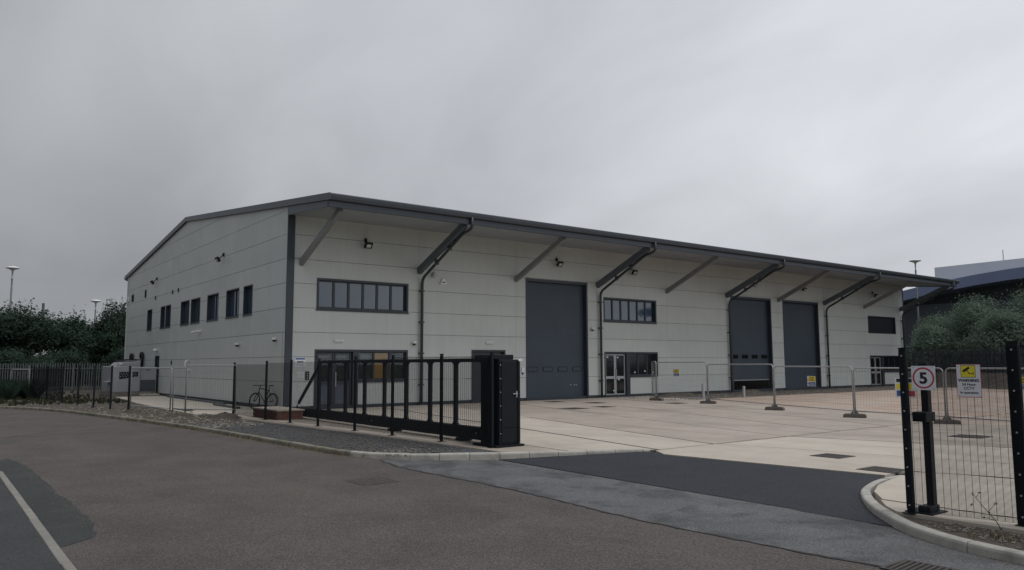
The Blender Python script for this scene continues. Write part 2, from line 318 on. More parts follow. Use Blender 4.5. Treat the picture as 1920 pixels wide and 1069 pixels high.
# kerbs, stone by stone
def kerb(name, pts, stone_len, mats, w=0.13, side=1, dropend=None):
    P = pts; base = MB(); seg = []
    acc = [0]
    for i in range(1, len(P)): acc.append(acc[-1] + (P[i]-P[i-1]).length)
    inn = offset(P, w*side)
    for i in range(0, len(P)-1, 5):
        j = min(i+5, len(P)-1)
        a, c = inn[i], inn[j]; p, q = P[i], P[j]
        base.add([(p.x, p.y, -.34), (q.x, q.y, -.34), (c.x, c.y, -.34), (a.x, a.y, -.34), (p.x, p.y, -.29), (q.x, q.y, -.29), (c.x, c.y, -.29), (a.x, a.y, -.29)], [(0,3,2,1),(4,5,6,7),(0,1,5,4),(2,3,7,6),(1,2,6,5),(3,0,4,7)])
    root = struct(base.build(name, M['concgrey']))
    def at(s):
        import bisect
        i = max(1, min(len(P)-1, bisect.bisect_left(acc, s))); t = (s-acc[i-1])/max(1e-6, acc[i]-acc[i-1]); p = P[i-1].lerp(P[i], t); q = inn[i-1].lerp(inn[i], t)
        return p, (q-p).normalized()
    s = 0; tot = acc[-1]
    while s < tot-.1:
        e = min(s+stone_len(s), tot); m = MB(); n = 6; dz = rnd.uniform(-.004, .004); do = rnd.uniform(-.005, .005)
        for k in range(n+1):
            ss = s+.006 + (e-s-.012)*k/n; p, d = at(ss); zt = dz if dropend is None else dz + dropend(ss, tot)
            for o_, z in ((0, -.29), (0, zt-.035), (.008, zt-.012), (.028, zt), (w, zt), (w, -.29)):
                q = p + d*(o_+do); m.v.append((q.x, q.y, z))
        for k in range(n):
            for j in range(6): m.f.append((k*6+j, k*6+(j+1)%6, (k+1)*6+(j+1)%6, (k+1)*6+j))
        m.f.append(tuple(range(6))); m.f.append(tuple(n*6+j for j in range(5, -1, -1)))
        mt = mats(s); m.build('kerb_stone', mt, root)
        s = e
    return root
totL = sum((KLs[i+1]-KLs[i]).length for i in range(len(KLs)-1))
kerb('kerb_west', KLs, lambda s: .915 if s < totL-6.4 else .61, lambda s: M['oldkerb'] if s < totL-6.6 else M['kerb'], dropend=lambda s, t: .03*max(0, min(1, (s-t+6)/2)))
kerb('kerb_east', KRs, lambda s: .78 if s < 4.4 else .915, lambda s: M['kerb'], dropend=lambda s, t: -.03*max(0, 1-s/1.2))
ed = struct(MB().box(1.187, -14, -.3, 1.278, 16.9, -.16).build('edging', M['concgrey']))
y = -14.0
while y < 16.8:
    MB().box(1.185+rnd.uniform(-.004, .004), y+.004, -.28, 1.28, y+.908, RZ+.010+rnd.uniform(0, .006)).build('edging_stone', M['edging'], ed, bevel=.006); y += .915

# yard slabs
yard = struct(sheet('yard', [(9.2, 31), (8.0, 50), (12, 50), (62.6, 31), (62.6, -14), (9.8, -14), (9.9, 4.9), (10.6, 5.5), (13, 6.3), (12.7, 11.2), (11.0, 12.3), (9.9, 13.4)], -0.012, M['seal']))
Jn = [(12.55, 15.75), (14.35, 18.7), (17.2, 22.2), (19.7, 26.1), (22.3, 29.2), (26.2, 32.6), (30.1, 36.4), (34.0, 40.0), (38.0, 43.8), (42.0, 47.4), (46.0, 51.0), (50, 54.6), (54, 58), (58, 61), (62.4, 62.4)]
Ks = [(14.5, 16.35), (17.3, 19.7), (20.6, 23.2), (24.2, 26.8), (28, 30.4), (32, 34), (36, 37.8), (40, 41.5), (44, 45), (48.5, 49), (53, 53), (57.7, 57.7), (62.4, 62.4)]
def slab(poly, m, z=0.0, g=.032):
    c = Vector((sum(p[0] for p in poly)/len(poly), sum(p[1] for p in poly)/len(poly)))
    n = len(poly); ar = sum(poly[i][0]*poly[(i+1)%n][1]-poly[(i+1)%n][0]*poly[i][1] for i in range(n))
    if ar < 0: poly = poly[::-1]
    res = []
    for i in range(n):      # inset by g
        p0, p1, p2 = Vector(poly[i-1]), Vector(poly[i]), Vector(poly[(i+1)%n])
        a = (p1-p0).normalized(); b_ = (p2-p1).normalized(); na = Vector((-a.y, a.x)); nb = Vector((-b_.y, b_.x)); k = na+nb
        res.append(p1 + k*(g/max(.3, 1+na.dot(nb))))
    dz = rnd.uniform(-.003, .003)
    mb = MB(); mb.ext([(p.x, p.y) for p in res], lambda a, b_, d: (a, b_, d), -.14, z+dz)
    return mb.build('concrete_slab', m, yard, bevel=0)
def xl(l, y, y0, y1): return l[0] + (l[1]-l[0])*(y-y0)/(y1-y0)
yb = [11.32, 20.8, 30.02]
for i in range(len(Jn)-1):
    for j in range(2):
        a, c = Jn[i], Jn[i+1]; y0, y1 = yb[j], yb[j+1]
        if xl(a, 26, 11.3, 30) > 28.2 and j == 1: y1 = 25.4 + rnd.uniform(-.1, .15)
        ys = [y0, y1]
        if i > 5 and j == 0: ys = [y0, (y0+y1)/2, y1]
        for k in range(len(ys)-1):
            P = [(xl(a, ys[k], 11.3, 30), ys[k]), (xl(c, ys[k], 11.3, 30), ys[k]), (xl(c, ys[k+1], 11.3, 30), ys[k+1]), (xl(a, ys[k+1], 11.3, 30), ys[k+1])]
            slab(P, M['concrete'] if i == 0 else (M['concgrey'] if i < 5 else M['concwarm']))
yk = [11.3, 3.0, -5.5, -13.8]
for i in range(len(Ks)-1):
    for j in range(3):
        a, c = Ks[i], Ks[i+1]
        P = [(xl(a, yk[j], 11.3, 3), yk[j]), (xl(c, yk[j], 11.3, 3), yk[j]), (xl(c, yk[j+1], 11.3, 3), yk[j+1]), (xl(a, yk[j+1], 11.3, 3), yk[j+1])]
        P = [(min(x, 62.4), y) for x, y in P]
        slab(P, M['concrete'] if i < 1 else (M['concgrey'] if i < 3 else M['concwarm']))
K0 = lambda y: 13.2 + (7.0-y)*0.30
slab([(12.36, 11.3), (11.98, 10.72), (12.56, 6.46), (13.08, 6.50), (13.42, 6.36), (K0(3), 3), (16.35, 3), (14.5, 11.3)], M['concrete'])
slab([(K0(3), 3), (16.35, 3), (xl(Ks[0], -5.5, 11.3, 3), -5.5), (K0(-5.5), -5.5)], M['concrete'])
slab([(13.05, 6.33), (13.10, 6.46), (13.40, 6.34), (K0(3), 3), (K0(-5.5), -5.5), (10.35, -5.5), (10.35, 5.42), (10.9, 5.83), (11.5, 6.08), (12.3, 6.27)], M['concrete'])
slab([(9.62, 4.86), (9.9, 5.15), (10.33, 5.45), (10.33, -5.5), (9.62, -5.5)], M['concrete'])
# left: gate strip and apron
fx = lambda y: 10.0 - 0.07*(y-13.8)
strip = [(9.66, 13.1), (9.6, 15.2), (9.50, 17), (9.40, 18.9), (9.14, 20.8), (8.95, 23.4), (8.75, 26.0)]
slab(strip + [(10.9, 26.0), (10.9, 12.25), (10.4, 12.45)], M['concgrey'])
slab([(10.9, 12.22), (11.45, 11.92), (12.2, 11.5), (12.52, 11.34), (13.98, 20.0), (10.9, 20.0)], M['concrete'])
slab([(10.9, 20.0), (13.98, 20.0), (15.75, 30.02), (10.9, 30.02)], M['concrete'])
slab([(8.75, 26.0), (10.9, 26.0), (10.9, 30.02), (8.55, 30.02)], M['concgrey'])
slab([(8.15, 30.04), (11.42, 30.04), (11.42, 35.5), (8.1, 35.5)], M['concrete']); slab([(8.1, 35.5), (11.42, 35.5), (11.42, 41.5), (8.35, 41.5)], M['concrete']); slab([(8.35, 41.5), (11.42, 41.5), (11.42, 49.5), (8.9, 49.5)], M['concrete'])

# ------------------------------------------------------------------ the warehouse
XC, YC, XE, YE = 11.525, 30.11, 62.60, 61.05
wh = thing('warehouse', 'large grey clad warehouse with dark canopy roof and roller doors', 'warehouse', (XC, YC, 0))
F = lambda a, z, d: (a, YC-d, z)
G = lambda a, z, d: (XC-d, a, z)
RY = 45.57; RTOP = 10.17
def roofz(y): return RTOP - 0.1085*(RY-y) if y < RY else RTOP - 0.117*(y-RY)
WT, WB = 5.40, 4.07
op_f = [(12.79, WB, 17.12, WT), (29.19, WB, 33.39, WT), (56.97, WB-.05, 61.2, WT-.05),
        (12.76, 0, 17.12, 2.44), (20.54, 0, 22.54, 2.48), (23.81, 0, 28.02, 6.10), (29.2, 0, 33.43, 2.44), (40.25, 0, 44.57, 6.04), (45.88, 0, 50.22, 6.04), (57.03, 0, 61.9, 2.33)]
gw = [(34.2, 35.42, 1), (36.05, 37.95, 2), (39.2, 41.1, 2), (42.4, 44.15, 2), (44.5, 46.25, 2), (48.5, 49.72, 1), (49.86, 50.95, 1), (53.2, 54.5, 1)]
op_g = [(a, WB-.02, c, WT) for a, c, _ in gw] + [(58.9, 6.23, 59.6, 6.77), (55.08, 6.25, 55.55, 6.8), (50.82, 0, 51.91, 2.38)]
rows = [0.13] + [1.129+k for k in range(8)]
def cells(a0, z0, a1, z1, ops):
    ax = sorted({a0, a1} | {x for o in ops for x in (o[0], o[2]) if a0 < x < a1}); zx = sorted({z0, z1} | {x for o in ops for x in (o[1], o[3]) if z0 < x < z1})
    for i in range(len(ax)-1):
        for j in range(len(zx)-1):
            cx, cz = (ax[i]+ax[i+1])/2, (zx[j]+zx[j+1])/2
            if not any(o[0] < cx < o[2] and o[1] < cz < o[3] for o in ops): yield [(ax[i], zx[j]), (ax[i+1], zx[j]), (ax[i+1], zx[j+1]), (ax[i], zx[j+1])]
def clad(root, fn, cols, rows_, ops, roofline=None, gz=.0075, ga=.0035):
    for i in range(len(cols)-1):
        for j in range(len(rows_)-1):
            dd = rnd.uniform(-.0015, .0015); groups_ = []
            for poly in cells(cols[i]+ga, rows_[j]+gz, cols[i+1]-ga, rows_[j+1]-gz, ops):
                x0, z0, x1_, z1_ = poly[0][0], poly[0][1], poly[2][0], poly[2][1]
                touch = lambda r: (abs(r[0]-x1_) < 1e-6 or abs(r[2]-x0) < 1e-6) and min(r[3], z1_)-max(r[1], z0) > 1e-6 or (abs(r[1]-z1_) < 1e-6 or abs(r[3]-z0) < 1e-6) and min(r[2], x1_)-max(r[0], x0) > 1e-6
                hit = [g_ for g_ in groups_ if any(touch(r) for r in g_)]
                new = [(x0, z0, x1_, z1_)] + [r for g_ in hit for r in g_]; groups_ = [g_ for g_ in groups_ if g_ not in hit] + [new]
            for g_ in groups_:
                m = MB()
                for x0, z0, x1_, z1_ in g_:
                    poly = [(x0, z0), (x1_, z0), (x1_, z1_), (x0, z1_)]
                    if roofline:
                        for cl_ in roofline: poly = clip(poly, *cl_) if poly else poly
                    if len(poly) > 2: m.ext(poly, fn, -.08, dd)
                if m.v: m.build('cladding_panel', M['clad'], root)
bf = MB()
for poly in cells(XC, 0, XE, 8.1, [(40.3, 0, 44.5, .9)]): bf.ext(poly, F, -.36, -.34)
wall_f = bf.build('wall', M['backing'], wh)
clad(wall_f, F, [XC+.28] + [12.1+5.55*k for k in range(1, 9)] + [XE], rows[:-1] + [8.1], op_f)
MB().ext([(XC+.03, 0), (XE, 0), (XE, .12), (XC+.03, .12)], F, -.33, -.03).build('plinth', M['trim'], wall_f)
bgm = MB(); bgm.ext([(YC+.34, 0), (YE, 0), (YE, roofz(YE)-.2), (RY, RTOP-.2), (YC+.34, roofz(YC)-.2)], G, -.36, -.34)
wall_g = bgm.build('wall', M['backing'], wh)
rl1 = (-(-0.1085), 0, 0)
# z <= roofz(y)-.06 : front slope and rear slope
lineA = (0.1085, -1.0, RTOP-.06-0.1085*RY); lineB = (-0.117, -1.0, RTOP-.06+0.117*RY)
clad(wall_g, G, [YC+.04, 36.3, 42.5, 48.7, 54.9, YE], rows + [9.129, 10.2], op_g, [lineA, lineB])
MB().ext([(YC+.05, 0), (YE, 0), (YE, .12), (YC+.05, .12)], G, -.33, -.03).build('plinth', M['trim'], wall_g)
we = MB().ext([(YC, 0), (YE, 0), (YE, roofz(YE)-.1), (RY, RTOP-.1), (YC, roofz(YC)-.1)], lambda a, z, d: (XE+d, a, z), -.2, 0); we.build('wall', M['clad'], wh)
MB().box(XC, YE-.2, 0, XE, YE, roofz(YE)-.1).build('wall', M['clad'], wh)
MB().box(XC-.035, YC-.05, 0, XC+.27, YC+.02, 7.88).build('corner_trim', M['trim'], wh, bevel=.006)
MB().box(XE-.05, YC-.04, 0, XE+.04, YC+.12, 7.88).build('corner_trim', M['trim'], wh, bevel=.006)
MB().box(XC-.04, YE-.1, 0, XC+.1, YE+.05, 8.2).build('corner_trim', M['clad'], wh, bevel=.006)
# roof
YT = 26.06
rf = MB()
for ya, yb_ in ((YT, RY), (RY, YE+.75)):
    rf.ext([(ya, roofz(ya)), (yb_, roofz(yb_)), (yb_, roofz(yb_)-.05), (ya, roofz(ya)-.05)], lambda a, z, d: (d, a, z), XC-.05, XE+.35)
roof = rf.build('roof', M['gutter'], wh)
rk = MB(); rk2 = MB()
for fnx, r_ in ((lambda a, z, d: (XC-.12+d, a, z), rk), (lambda a, z, d: (XE+.37+d, a, z), rk2)):
    for ya, yb_ in ((YT-.1, RY), (RY, YE+.85)):
        r_.ext([(ya, roofz(ya)+.02), (yb_, roofz(yb_)+.02), (yb_, roofz(yb_)-.24), (ya, roofz(ya)-.24)], fnx, 0, .06)
rk.build('rake_trim', M['gutter'], roof); rk2.build('rake_trim', M['gutter'], roof)
# canopy: soffit panels, beams, fascia, gutter
def sofz(y): return 7.90 - 0.073*(YC-y)
gx = [XC+.02] + [12.1+5.55*k for k in range(1, 9)] + [XE+.3]
sf = MB().ext([(YC, sofz(YC)+.06), (YT+.12, sofz(YT+.12)+.06), (YT+.12, sofz(YT+.12)+.09), (YC, sofz(YC)+.09)], lambda a, z, d: (d, a, z), XC, XE+.3).build('soffit', M['backing'], wh)
for i in range(len(gx)-1):
    MB().ext([(YC-.005, sofz(YC)), (YT+.14, sofz(YT+.14)), (YT+.14, sofz(YT+.14)+.05), (YC-.005, sofz(YC)+.05)], lambda a, z, d: (d, a, z), gx[i]+.006, gx[i+1]-.006).build('soffit_panel', M['soffit'], sf)
fz = sofz(YT)
MB().box(XC-.04, YT+.02, fz-.03, XE+.35, YT+.13, fz+.22).build('fascia', M['trim'], wh, bevel=.008)
MB().ext([(YC-.0, sofz(YC)-.02), (YT+.13, fz-.025), (YT+.13, fz+.30), (YC, sofz(YC)+.42)], lambda a, z, d: (XC-.05+d, a, z), 0, .06).build('fascia', M['gutter'], wh)
MB().ext([(YC-.0, sofz(YC)-.02), (YT+.13, fz-.025), (YT+.13, fz+.30), (YC, sofz(YC)+.42)], lambda a, z, d: (XE+.30+d, a, z), 0, .06).build('fascia', M['gutter'], wh)
gz0 = roofz(YT)-.24
gut = MB().ext([(0, .02), (0, .20), (-.02, .24), (-.17, .24), (-.19, .21), (-.175, .12), (-.13, .03), (-.08, 0)], lambda a, z, d: (d, YT+.01+a, gz0+z), XC-.10, XE+.4).build('gutter', M['gutter'], wh)
MB().box(XC-.13, YT-.21, gz0-.02, XC-.101, YT+.02, gz0+.24).build('gutter_end', M['gutter'], gut)
MB().ext([(YE+.05, roofz(YE+.7)-.25), (YE+.82, roofz(YE+.8)-.3), (YE+.82, roofz(YE+.8)-.06), (YE+.05, roofz(YE)-.1)], lambda a, z, d: (d, a, z), XC-.03, XE).build('gutter', M['gutter'], wh)
for k in range(10):
    x = 12.1 + 5.55*k
    dark = k % 2 == 1
    if dark:
        w = .20
        MB().beam((x, YC+.0, 6.00), (x, YT+.30, 7.60), w, .29).build('brace', M['darkbrace'], wh, bevel=.01)
        xp = x+.10
        dp = MB().tube([(xp, YC-.14, .05), (xp, YC-.14, 5.42), (xp, YC-.19, 5.60), (xp, YC-.32, 5.74), (xp, YT+.72, 7.21), (xp, YT+.45, 7.30), (xp, YT+.22, 7.33), (xp, YT-.04, 7.42), (xp, YT-.08, 7.52), (xp, YT-.08, gz0+.06)], .066, 10).build('downpipe', M['pipe'], wh, smooth=True)
        for z in (.9, 2.3, 3.7, 5.1): MB().box(xp-.10, YC-.20, z-.03, xp+.10, YC, z+.03).build('pipe_bracket', M['pipe'], dp)
        for t in (.35, .7):
            p = Vector((xp, YC-.32, 5.74)).lerp(Vector((xp, YT+.72, 7.21)), t); MB().box(xp-.09, p.y-.04, p.z-.09, xp+.09, p.y+.04, p.z+.16).build('pipe_bracket', M['pipe'], dp)
    else:
        MB().beam((x, YC+.05, 5.95), (x, YT+.35, 7.60), .17, .24).build('brace', M['brace'], wh, bevel=.008)

def window(fn, a0, z0, a1, z1, n, inset=.14, mull=None, pm='pane', wide=.055, sill=True, outer=.07, mats=None):
    m = MB().ring(a0, z0, a1, z1, outer, fn, -.30, .014)
    m.ring(a0+outer, z0+outer, a1-outer, z1-outer, .05, fn, -inset-.05, -inset+.02)
    ia, ib = a0+outer+.05, a1-outer-.05; w_ = (ib-ia)/n
    for k in range(1, n): m.ext([(ia+w_*k-wide/2, z0+outer+.05), (ia+w_*k+wide/2, z0+outer+.05), (ia+w_*k+wide/2, z1-outer-.05), (ia+w_*k-wide/2, z1-outer-.05)], fn, -inset-.05, -inset+.03)
    wo = m.build('window', M['frame'], wh)
    for k in range(n):
        mt = M[pm] if not mats else M[mats[k]]
        MB().ext([(ia+w_*k+wide/2-.02, z0+outer+.03), (ia+w_*(k+1)-wide/2+.02, z0+outer+.03), (ia+w_*(k+1)-wide/2+.02, z1-outer-.03), (ia+w_*k+wide/2-.02, z1-outer-.03)], fn, -inset-.024, -inset-.010).build('pane', mt, wo)
    if sill: MB().ext([(a0-.03, z0-.03), (a1+.03, z0-.03), (a1+.03, z0-.003), (a0-.03, z0-.003)], fn, -.05, .05).build('sill', M['frame'], wo)
    return wo
for o in op_f[:2]: window(F, *o, 6, outer=.09, wide=.10)
MB().ring(*op_f[2], .07, F, -.30, .014).build('louvre_frame', M['frame'], wh)
lv = MB().ext([(57.03, 4.08), (61.14, 4.08), (61.14, 5.29), (57.03, 5.29)], F, -.30, -.24).build('louvre', M['frame'], wh)
for k in range(14):
    z = 4.12+.085*k; MB().ext([(57.05, z), (61.12, z), (61.12, z+.05), (57.05, z+.05)], F, -.2, -.14).build('slat', M['frame'], lv)
for a, c, n in gw: window(G, a, WB-.02, c, WT, n, inset=.17, wide=.06, outer=.05)
for o in op_g[8:10]: window(G, *o, 1, inset=.05, pm='darkpane', sill=False, outer=.04)
# gable service door
gd = MB().ring(50.82, 0.06, 51.91, 2.38, .07, G, -.25, .012); gd.ext([(50.9, .07), (51.84, .07), (51.84, 2.3), (50.9, 2.3)], G, -.14, -.09)
gdo = gd.build('door', M['frame'], wh); MB().ext([(51.0, 1.0), (51.14, 1.0), (51.14, 1.04), (51.0, 1.04)], G, -.09, -.03).build('handle', M['silver'], gdo)
# roller doors
def roller(a0, a1, z1, zb, panes=True):
    m = MB(); w = .10
    m.ext([(a0, 0), (a0+w, 0), (a0+w, z1), (a0, z1)], F, -.33, .015); m.ext([(a1-w, 0), (a1, 0), (a1, z1), (a1-w, z1)], F, -.33, .015); m.ext([(a0+w, z1-.14), (a1-w, z1-.14), (a1-w, z1), (a0+w, z1)], F, -.33, .015)
    ro = m.build('roller_door', M['trim'], wh)
    top = z1-.14; n = 10; hh = (top-zb)/n
    for k in range(n):
        z = zb+hh*k
        MB().ext([(a0+w+.005, z), (a1-w-.005, z), (a1-w-.005, z+hh-.0015), (a0+w+.005, z+hh-.0015)], F, -.28, -.235).build('door_section', M['door'], ro)
    MB().ext([(a0+w+.01, zb-.05), (a1-w-.01, zb-.05), (a1-w-.01, zb), (a0+w+.01, zb)], F, -.285, -.23).build('bottom_seal', M['galv'] if zb < .5 else M['silver'], ro)
    if panes:
        wv = (a1-a0-.2)
        for k in range(4):
            ca = a0+.1+wv*(k+.5)/4; cz = zb+1.47; pw, ph, rr = .33, .13, .07
            pts = []
            for qx, qz, t0 in ((1, 1, 0), (-1, 1, 90), (-1, -1, 180), (1, -1, 270)):
                for q in range(4): t = R(t0+30*q); pts.append((ca+qx*(pw-rr)+rr*math.cos(t), cz+qz*(ph-rr)+rr*math.sin(t)))
            MB().ext(pts, F, -.236, -.222).build('vision_frame', M['blackmat'], ro)
            pts2 = [(ca+(x-ca)*.88, cz+(z-cz)*.78) for x, z in pts]
            MB().ext(pts2, F, -.225, -.217).build('vision_pane', M['door'] if a0 < 30 else M['darkpane'], ro)
    return ro
roller(23.81, 28.02, 6.10, .06); r2o = roller(40.25, 44.57, 6.04, .74); roller(45.88, 50.22, 6.04, .06, False)
for x in (26.95, 27.2, 27.35): MB().box(x-.03, YC+.205, .68, x+.03, YC+.236, .74).build('bolt', M['silver'], [o for o in bpy.data.objects if o.name == 'roller_door'][0])
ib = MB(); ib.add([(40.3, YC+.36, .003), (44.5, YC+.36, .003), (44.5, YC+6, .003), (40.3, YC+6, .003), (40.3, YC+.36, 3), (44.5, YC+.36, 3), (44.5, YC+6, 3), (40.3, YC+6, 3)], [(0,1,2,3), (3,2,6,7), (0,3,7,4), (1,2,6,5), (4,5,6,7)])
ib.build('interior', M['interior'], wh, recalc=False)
# personnel door beside the first roller door
pd = MB().ring(20.54, 0.0, 22.54, 2.48, .08, F, -.3, .014); pd.ext([(20.63, .02), (21.535, .02), (21.535, 2.39), (20.63, 2.39)], F, -.2, -.15); pd.ext([(21.545, .02), (22.45, .02), (22.45, 2.39), (21.545, 2.39)], F, -.2, -.15)
pdo = pd.build('door', M['frame'], wh); MB().ext([(21.6, 1.0), (21.75, 1.0), (21.75, 1.04), (21.6, 1.04)], F, -.15, -.09).build('handle', M['silver'], pdo)
# shopfronts: double door plus window over a panel
def shop(a0, a1, top, da, db, dm, dwin, npanes, paneM, light=True):
    m = MB(); m.ext([(a0, .02), (a0+.08, .02), (a0+.08, top), (a0, top)], F, -.32, .014); m.ext([(a1-.08, 1.12), (a1, 1.12), (a1, top), (a1-.08, top)], F, -.32, .014)
    m.ext([(a0+.08, top-.09), (a1-.08, top-.09), (a1-.08, top), (a0+.08, top)], F, -.32, .014)
    m.ext([(db+.03, .02), (dwin, .02), (dwin, top-.09), (db+.03, top-.09)], F, -.3, .006); m.ext([(dwin, 1.05), (a1-.08, 1.05), (a1-.08, 1.16), (dwin, 1.16)], F, -.3, .03)
    so_ = m.build('shopfront', M['frame'], wh)
    MB().ext([(dwin+.003, .13), (a1, .13), (a1, 1.045), (dwin+.003, 1.045)], F, -.10, -.02).build('spandrel_panel', M['clad'], so_)
    mid = (da+db)/2
    for (x0, x1) in ((da, mid-.008), (mid+.008, db)):
        fr = MB().ring(x0, .10, x1, top-.12, .075, F, -.17, -.10); fr.ext([(x0+.075, .98), (x1-.075, .98), (x1-.075, 1.12), (x0+.075, 1.12)], F, -.168, -.102)
        fo = fr.build('door_leaf', dm, so_)
        MB().ext([(x0+.07, .17), (x1-.07, .17), (x1-.07, .985), (x0+.07, .985)], F, -.142, -.128).build('pane', M['pane'] if not light else M['darkpane'], so_)
        MB().ext([(x0+.07, 1.115), (x1-.07, 1.115), (x1-.07, top-.19), (x0+.07, top-.19)], F, -.142, -.128).build('pane', paneM, so_)
    h0 = MB().ext([(mid+.05, .9), (mid+.08, .9), (mid+.08, 1.5), (mid+.05, 1.5)], F, -.09, -.05).build('handle', M['silver'], so_)
    ww = (a1-.08-dwin)/npanes
    for k in range(npanes):
        x0 = dwin+ww*k; 
        MB().ring(x0, 1.16, x0+ww, top-.09, .045, F, -.16, -.09).build('window_frame', M['frame'], so_)
        MB().ext([(x0+.04, 1.2), (x0+ww-.04, 1.2), (x0+ww-.04, top-.13), (x0+.04, top-.13)], F, -.130, -.118).build('pane', paneM, so_)
    return so_
s1 = shop(12.76, 17.12, 2.44, 12.9, 14.45, M['frame'], 14.72, 3, M['glass'], light=False)
MB().ext([(12.85, .1), (17.05, .1), (17.05, 2.4), (12.85, 2.4)], F, -.338, -.325).build('interior', M['interior'], s1)
MB().ext([(15.45, 1.2), (16.2, 1.2), (16.2, 2.3), (15.45, 2.3)], F, -.16, -.15).build('notice_board', M['orange'], s1)
MB().ext([(14.9, 1.95), (15.35, 1.95), (15.35, 2.25), (14.9, 2.25)], F, -.16, -.15).build('screen', M['blind'], s1)
for x in (13.05, 13.75): MB().ext([(x, 2.1), (x+.52, 2.1), (x+.52, 2.19), (x, 2.19)], F, -.3, -.29).build('ceiling_light_panel', M['blind'], s1)
s2 = shop(29.2, 33.43, 2.44, 29.34, 30.86, M['silver'], 31.16, 3, M['darkpane'])
s3 = shop(57.03, 61.9, 2.33, 57.15, 58.75, M['silver'], 59.1, 3, M['darkpane'])
for (x, z) in ((29.48, 2.12), (30.25, 2.10), (30.33, .9), (29.95, .3), (31.6, 1.28), (32.4, 1.34), (33.05, 1.27)): MB().ext([(x, z), (x+.12, z), (x+.12, z+.07), (x, z+.07)], F, -.117, -.112).build('sticker', M['signwhite'], s2)

# ------------------------------------------------------------------ fittings on the walls
def flood(p, fn, label, grp, tilt=.12):
    a, z = p; o = thing('floodlight', label, 'floodlight', fn(a, z, 0), grp)
    MB().ext([(a-.05, z+.17), (a+.05, z+.17), (a+.05, z+.33), (a-.05, z+.33)], fn, 0, .07).build('wall_bracket', M['blackmat'], o)
    m = MB(); q0, q1 = fn(a, z+.25, .05), fn(a, z+.02, .30); m.tube([q0, fn(a, z+.1, .16), q1], .022, 6); m.build('arm', M['blackmat'], o)
    vs = []; 
    c0 = Vector((.30, -.01)); u = Vector((math.cos(R(52)), math.sin(R(52)))); v = Vector((-u.y, u.x))    # u along the body, v its back
    def slab_(name, m_, l, t0, t1, w_, bev=0):
        pts = [c0-u*l+v*t0, c0+u*l+v*t0, c0+u*l+v*t1, c0-u*l+v*t1]
        MB().add([fn(a-w_, z+q.y, q.x) for q in pts] + [fn(a+w_, z+q.y, q.x) for q in pts], [(0,1,2,3), (7,6,5,4), (0,4,5,1), (1,5,6,2), (2,6,7,3), (3,7,4,0)]).build(name, m_, o, bevel=bev)
    slab_('lamp_body', M['blackmat'], .13, -.05, .06, .17, .012); slab_('lens', M['lens'], .075, -.056, -.05, .10)
gf = 'black floodlights under the canopy'
for (x, z), lb in zip(((14.97, 6.92), (25.86, 6.93), (31.37, 6.88), (42.47, 6.85), (48.13, 6.86), (57.8, 6.9)),
    ('black floodlight under the canopy above the six-pane window nearest the corner', 'black floodlight under the canopy above the tall first roller door', 'black floodlight under the canopy above the six-pane window right of the first roller door', 'black floodlight under the canopy above the partly raised roller door', 'black floodlight under the canopy above the closed far roller door', 'black floodlight under the canopy above the far louvre, last of the row')): flood((x, z), F, lb, gf)
flood((38.55, 6.98), G, 'black floodlight on the gable wall nearer the building corner', 'black floodlights on the gable wall'); flood((52.19, 7.01), G, 'black floodlight on the gable wall nearer the rear eave', 'black floodlights on the gable wall')
def lampbar(x, z, label):
    o = thing('bulkhead_light', label, 'wall light', (x, YC, z), 'white bulkhead lights over doors'); MB().box(x-.20, YC-.07, z-.06, x+.20, YC, z+.06).build('housing', M['white'], o, bevel=.012); MB().box(x-.17, YC-.078, z-.04, x+.17, YC-.07, z+.03).build('diffuser', M['lens'], o)
lampbar(13.8, 2.80, 'white bulkhead light over the shopfront nearest the corner'); lampbar(21.55, 2.82, 'white bulkhead light over the dark double door beside the tall roller door')
def dome(a, z, fn, label, dark=False):
    o = thing('dome_camera', label, 'camera', fn(a, z, 0), 'dome security cameras')
    c = fn(a, z, .09); MB().lathe([(.09, .07), (.10, .03), (.10, -.02), (.09, -.03)], c, 14).build('housing', M['white'], o, smooth=False); MB().lathe([(.075, -.03), (.07, -.07), (.045, -.10), (.01, -.11)], c, 14).build('lens', M['blackmat'], o, smooth=True)
    q0, q1 = fn(a, z+.04, 0), fn(a, z+.04, .09); MB().tube([q0, q1], .03, 8).build('mount', M['white'], o)
dome(17.4, 2.76, F, 'small white dome camera beside the first downpipe above the fence'); dome(28.29, 3.64, F, 'small white dome camera between the tall roller door and its downpipe'); dome(35.86, 2.75, G, 'white dome camera low on the gable wall, middle of its cameras'); dome(31.15, 2.86, G, 'white and black dome camera on the gable wall nearest the corner')
def bullet(a, z, fn, label):
    o = thing('bullet_camera', label, 'camera', fn(a, z, 0)); MB().tube([fn(a, z, 0), fn(a, z, .05)], .08, 12).build('base', M['white'], o); MB().tube([fn(a, z, .05), fn(a+.05, z-.02, .18)], .03, 8).build('arm', M['white'], o)
    MB().tube([fn(a-.2, z+.0, .14), fn(a+.55, z-.06, .3)], .055, 12).build('body', M['white'], o, smooth=False); MB().tube([fn(a+.55, z-.06, .3), fn(a+.57, z-.062, .304)], .045, 12).build('lens', M['blackmat'], o)
bullet(42.2, 3.58, G, 'white bullet camera on the gable wall below the windows')
o = thing('wall_speaker', 'pale horn speaker on the front wall beside the first dark brace', 'speaker', (18.38, YC, 5.9)); MB().lathe([(.05, 0), (.07, -.1), (.13, -.22), (.13, -.24)], (18.38, YC-.14, 6.02), 12).build('horn', M['clad'], o, smooth=True); MB().tube([(18.38, YC, 5.98), (18.38, YC-.14, 5.98)], .03, 8).build('mount', M['clad'], o)
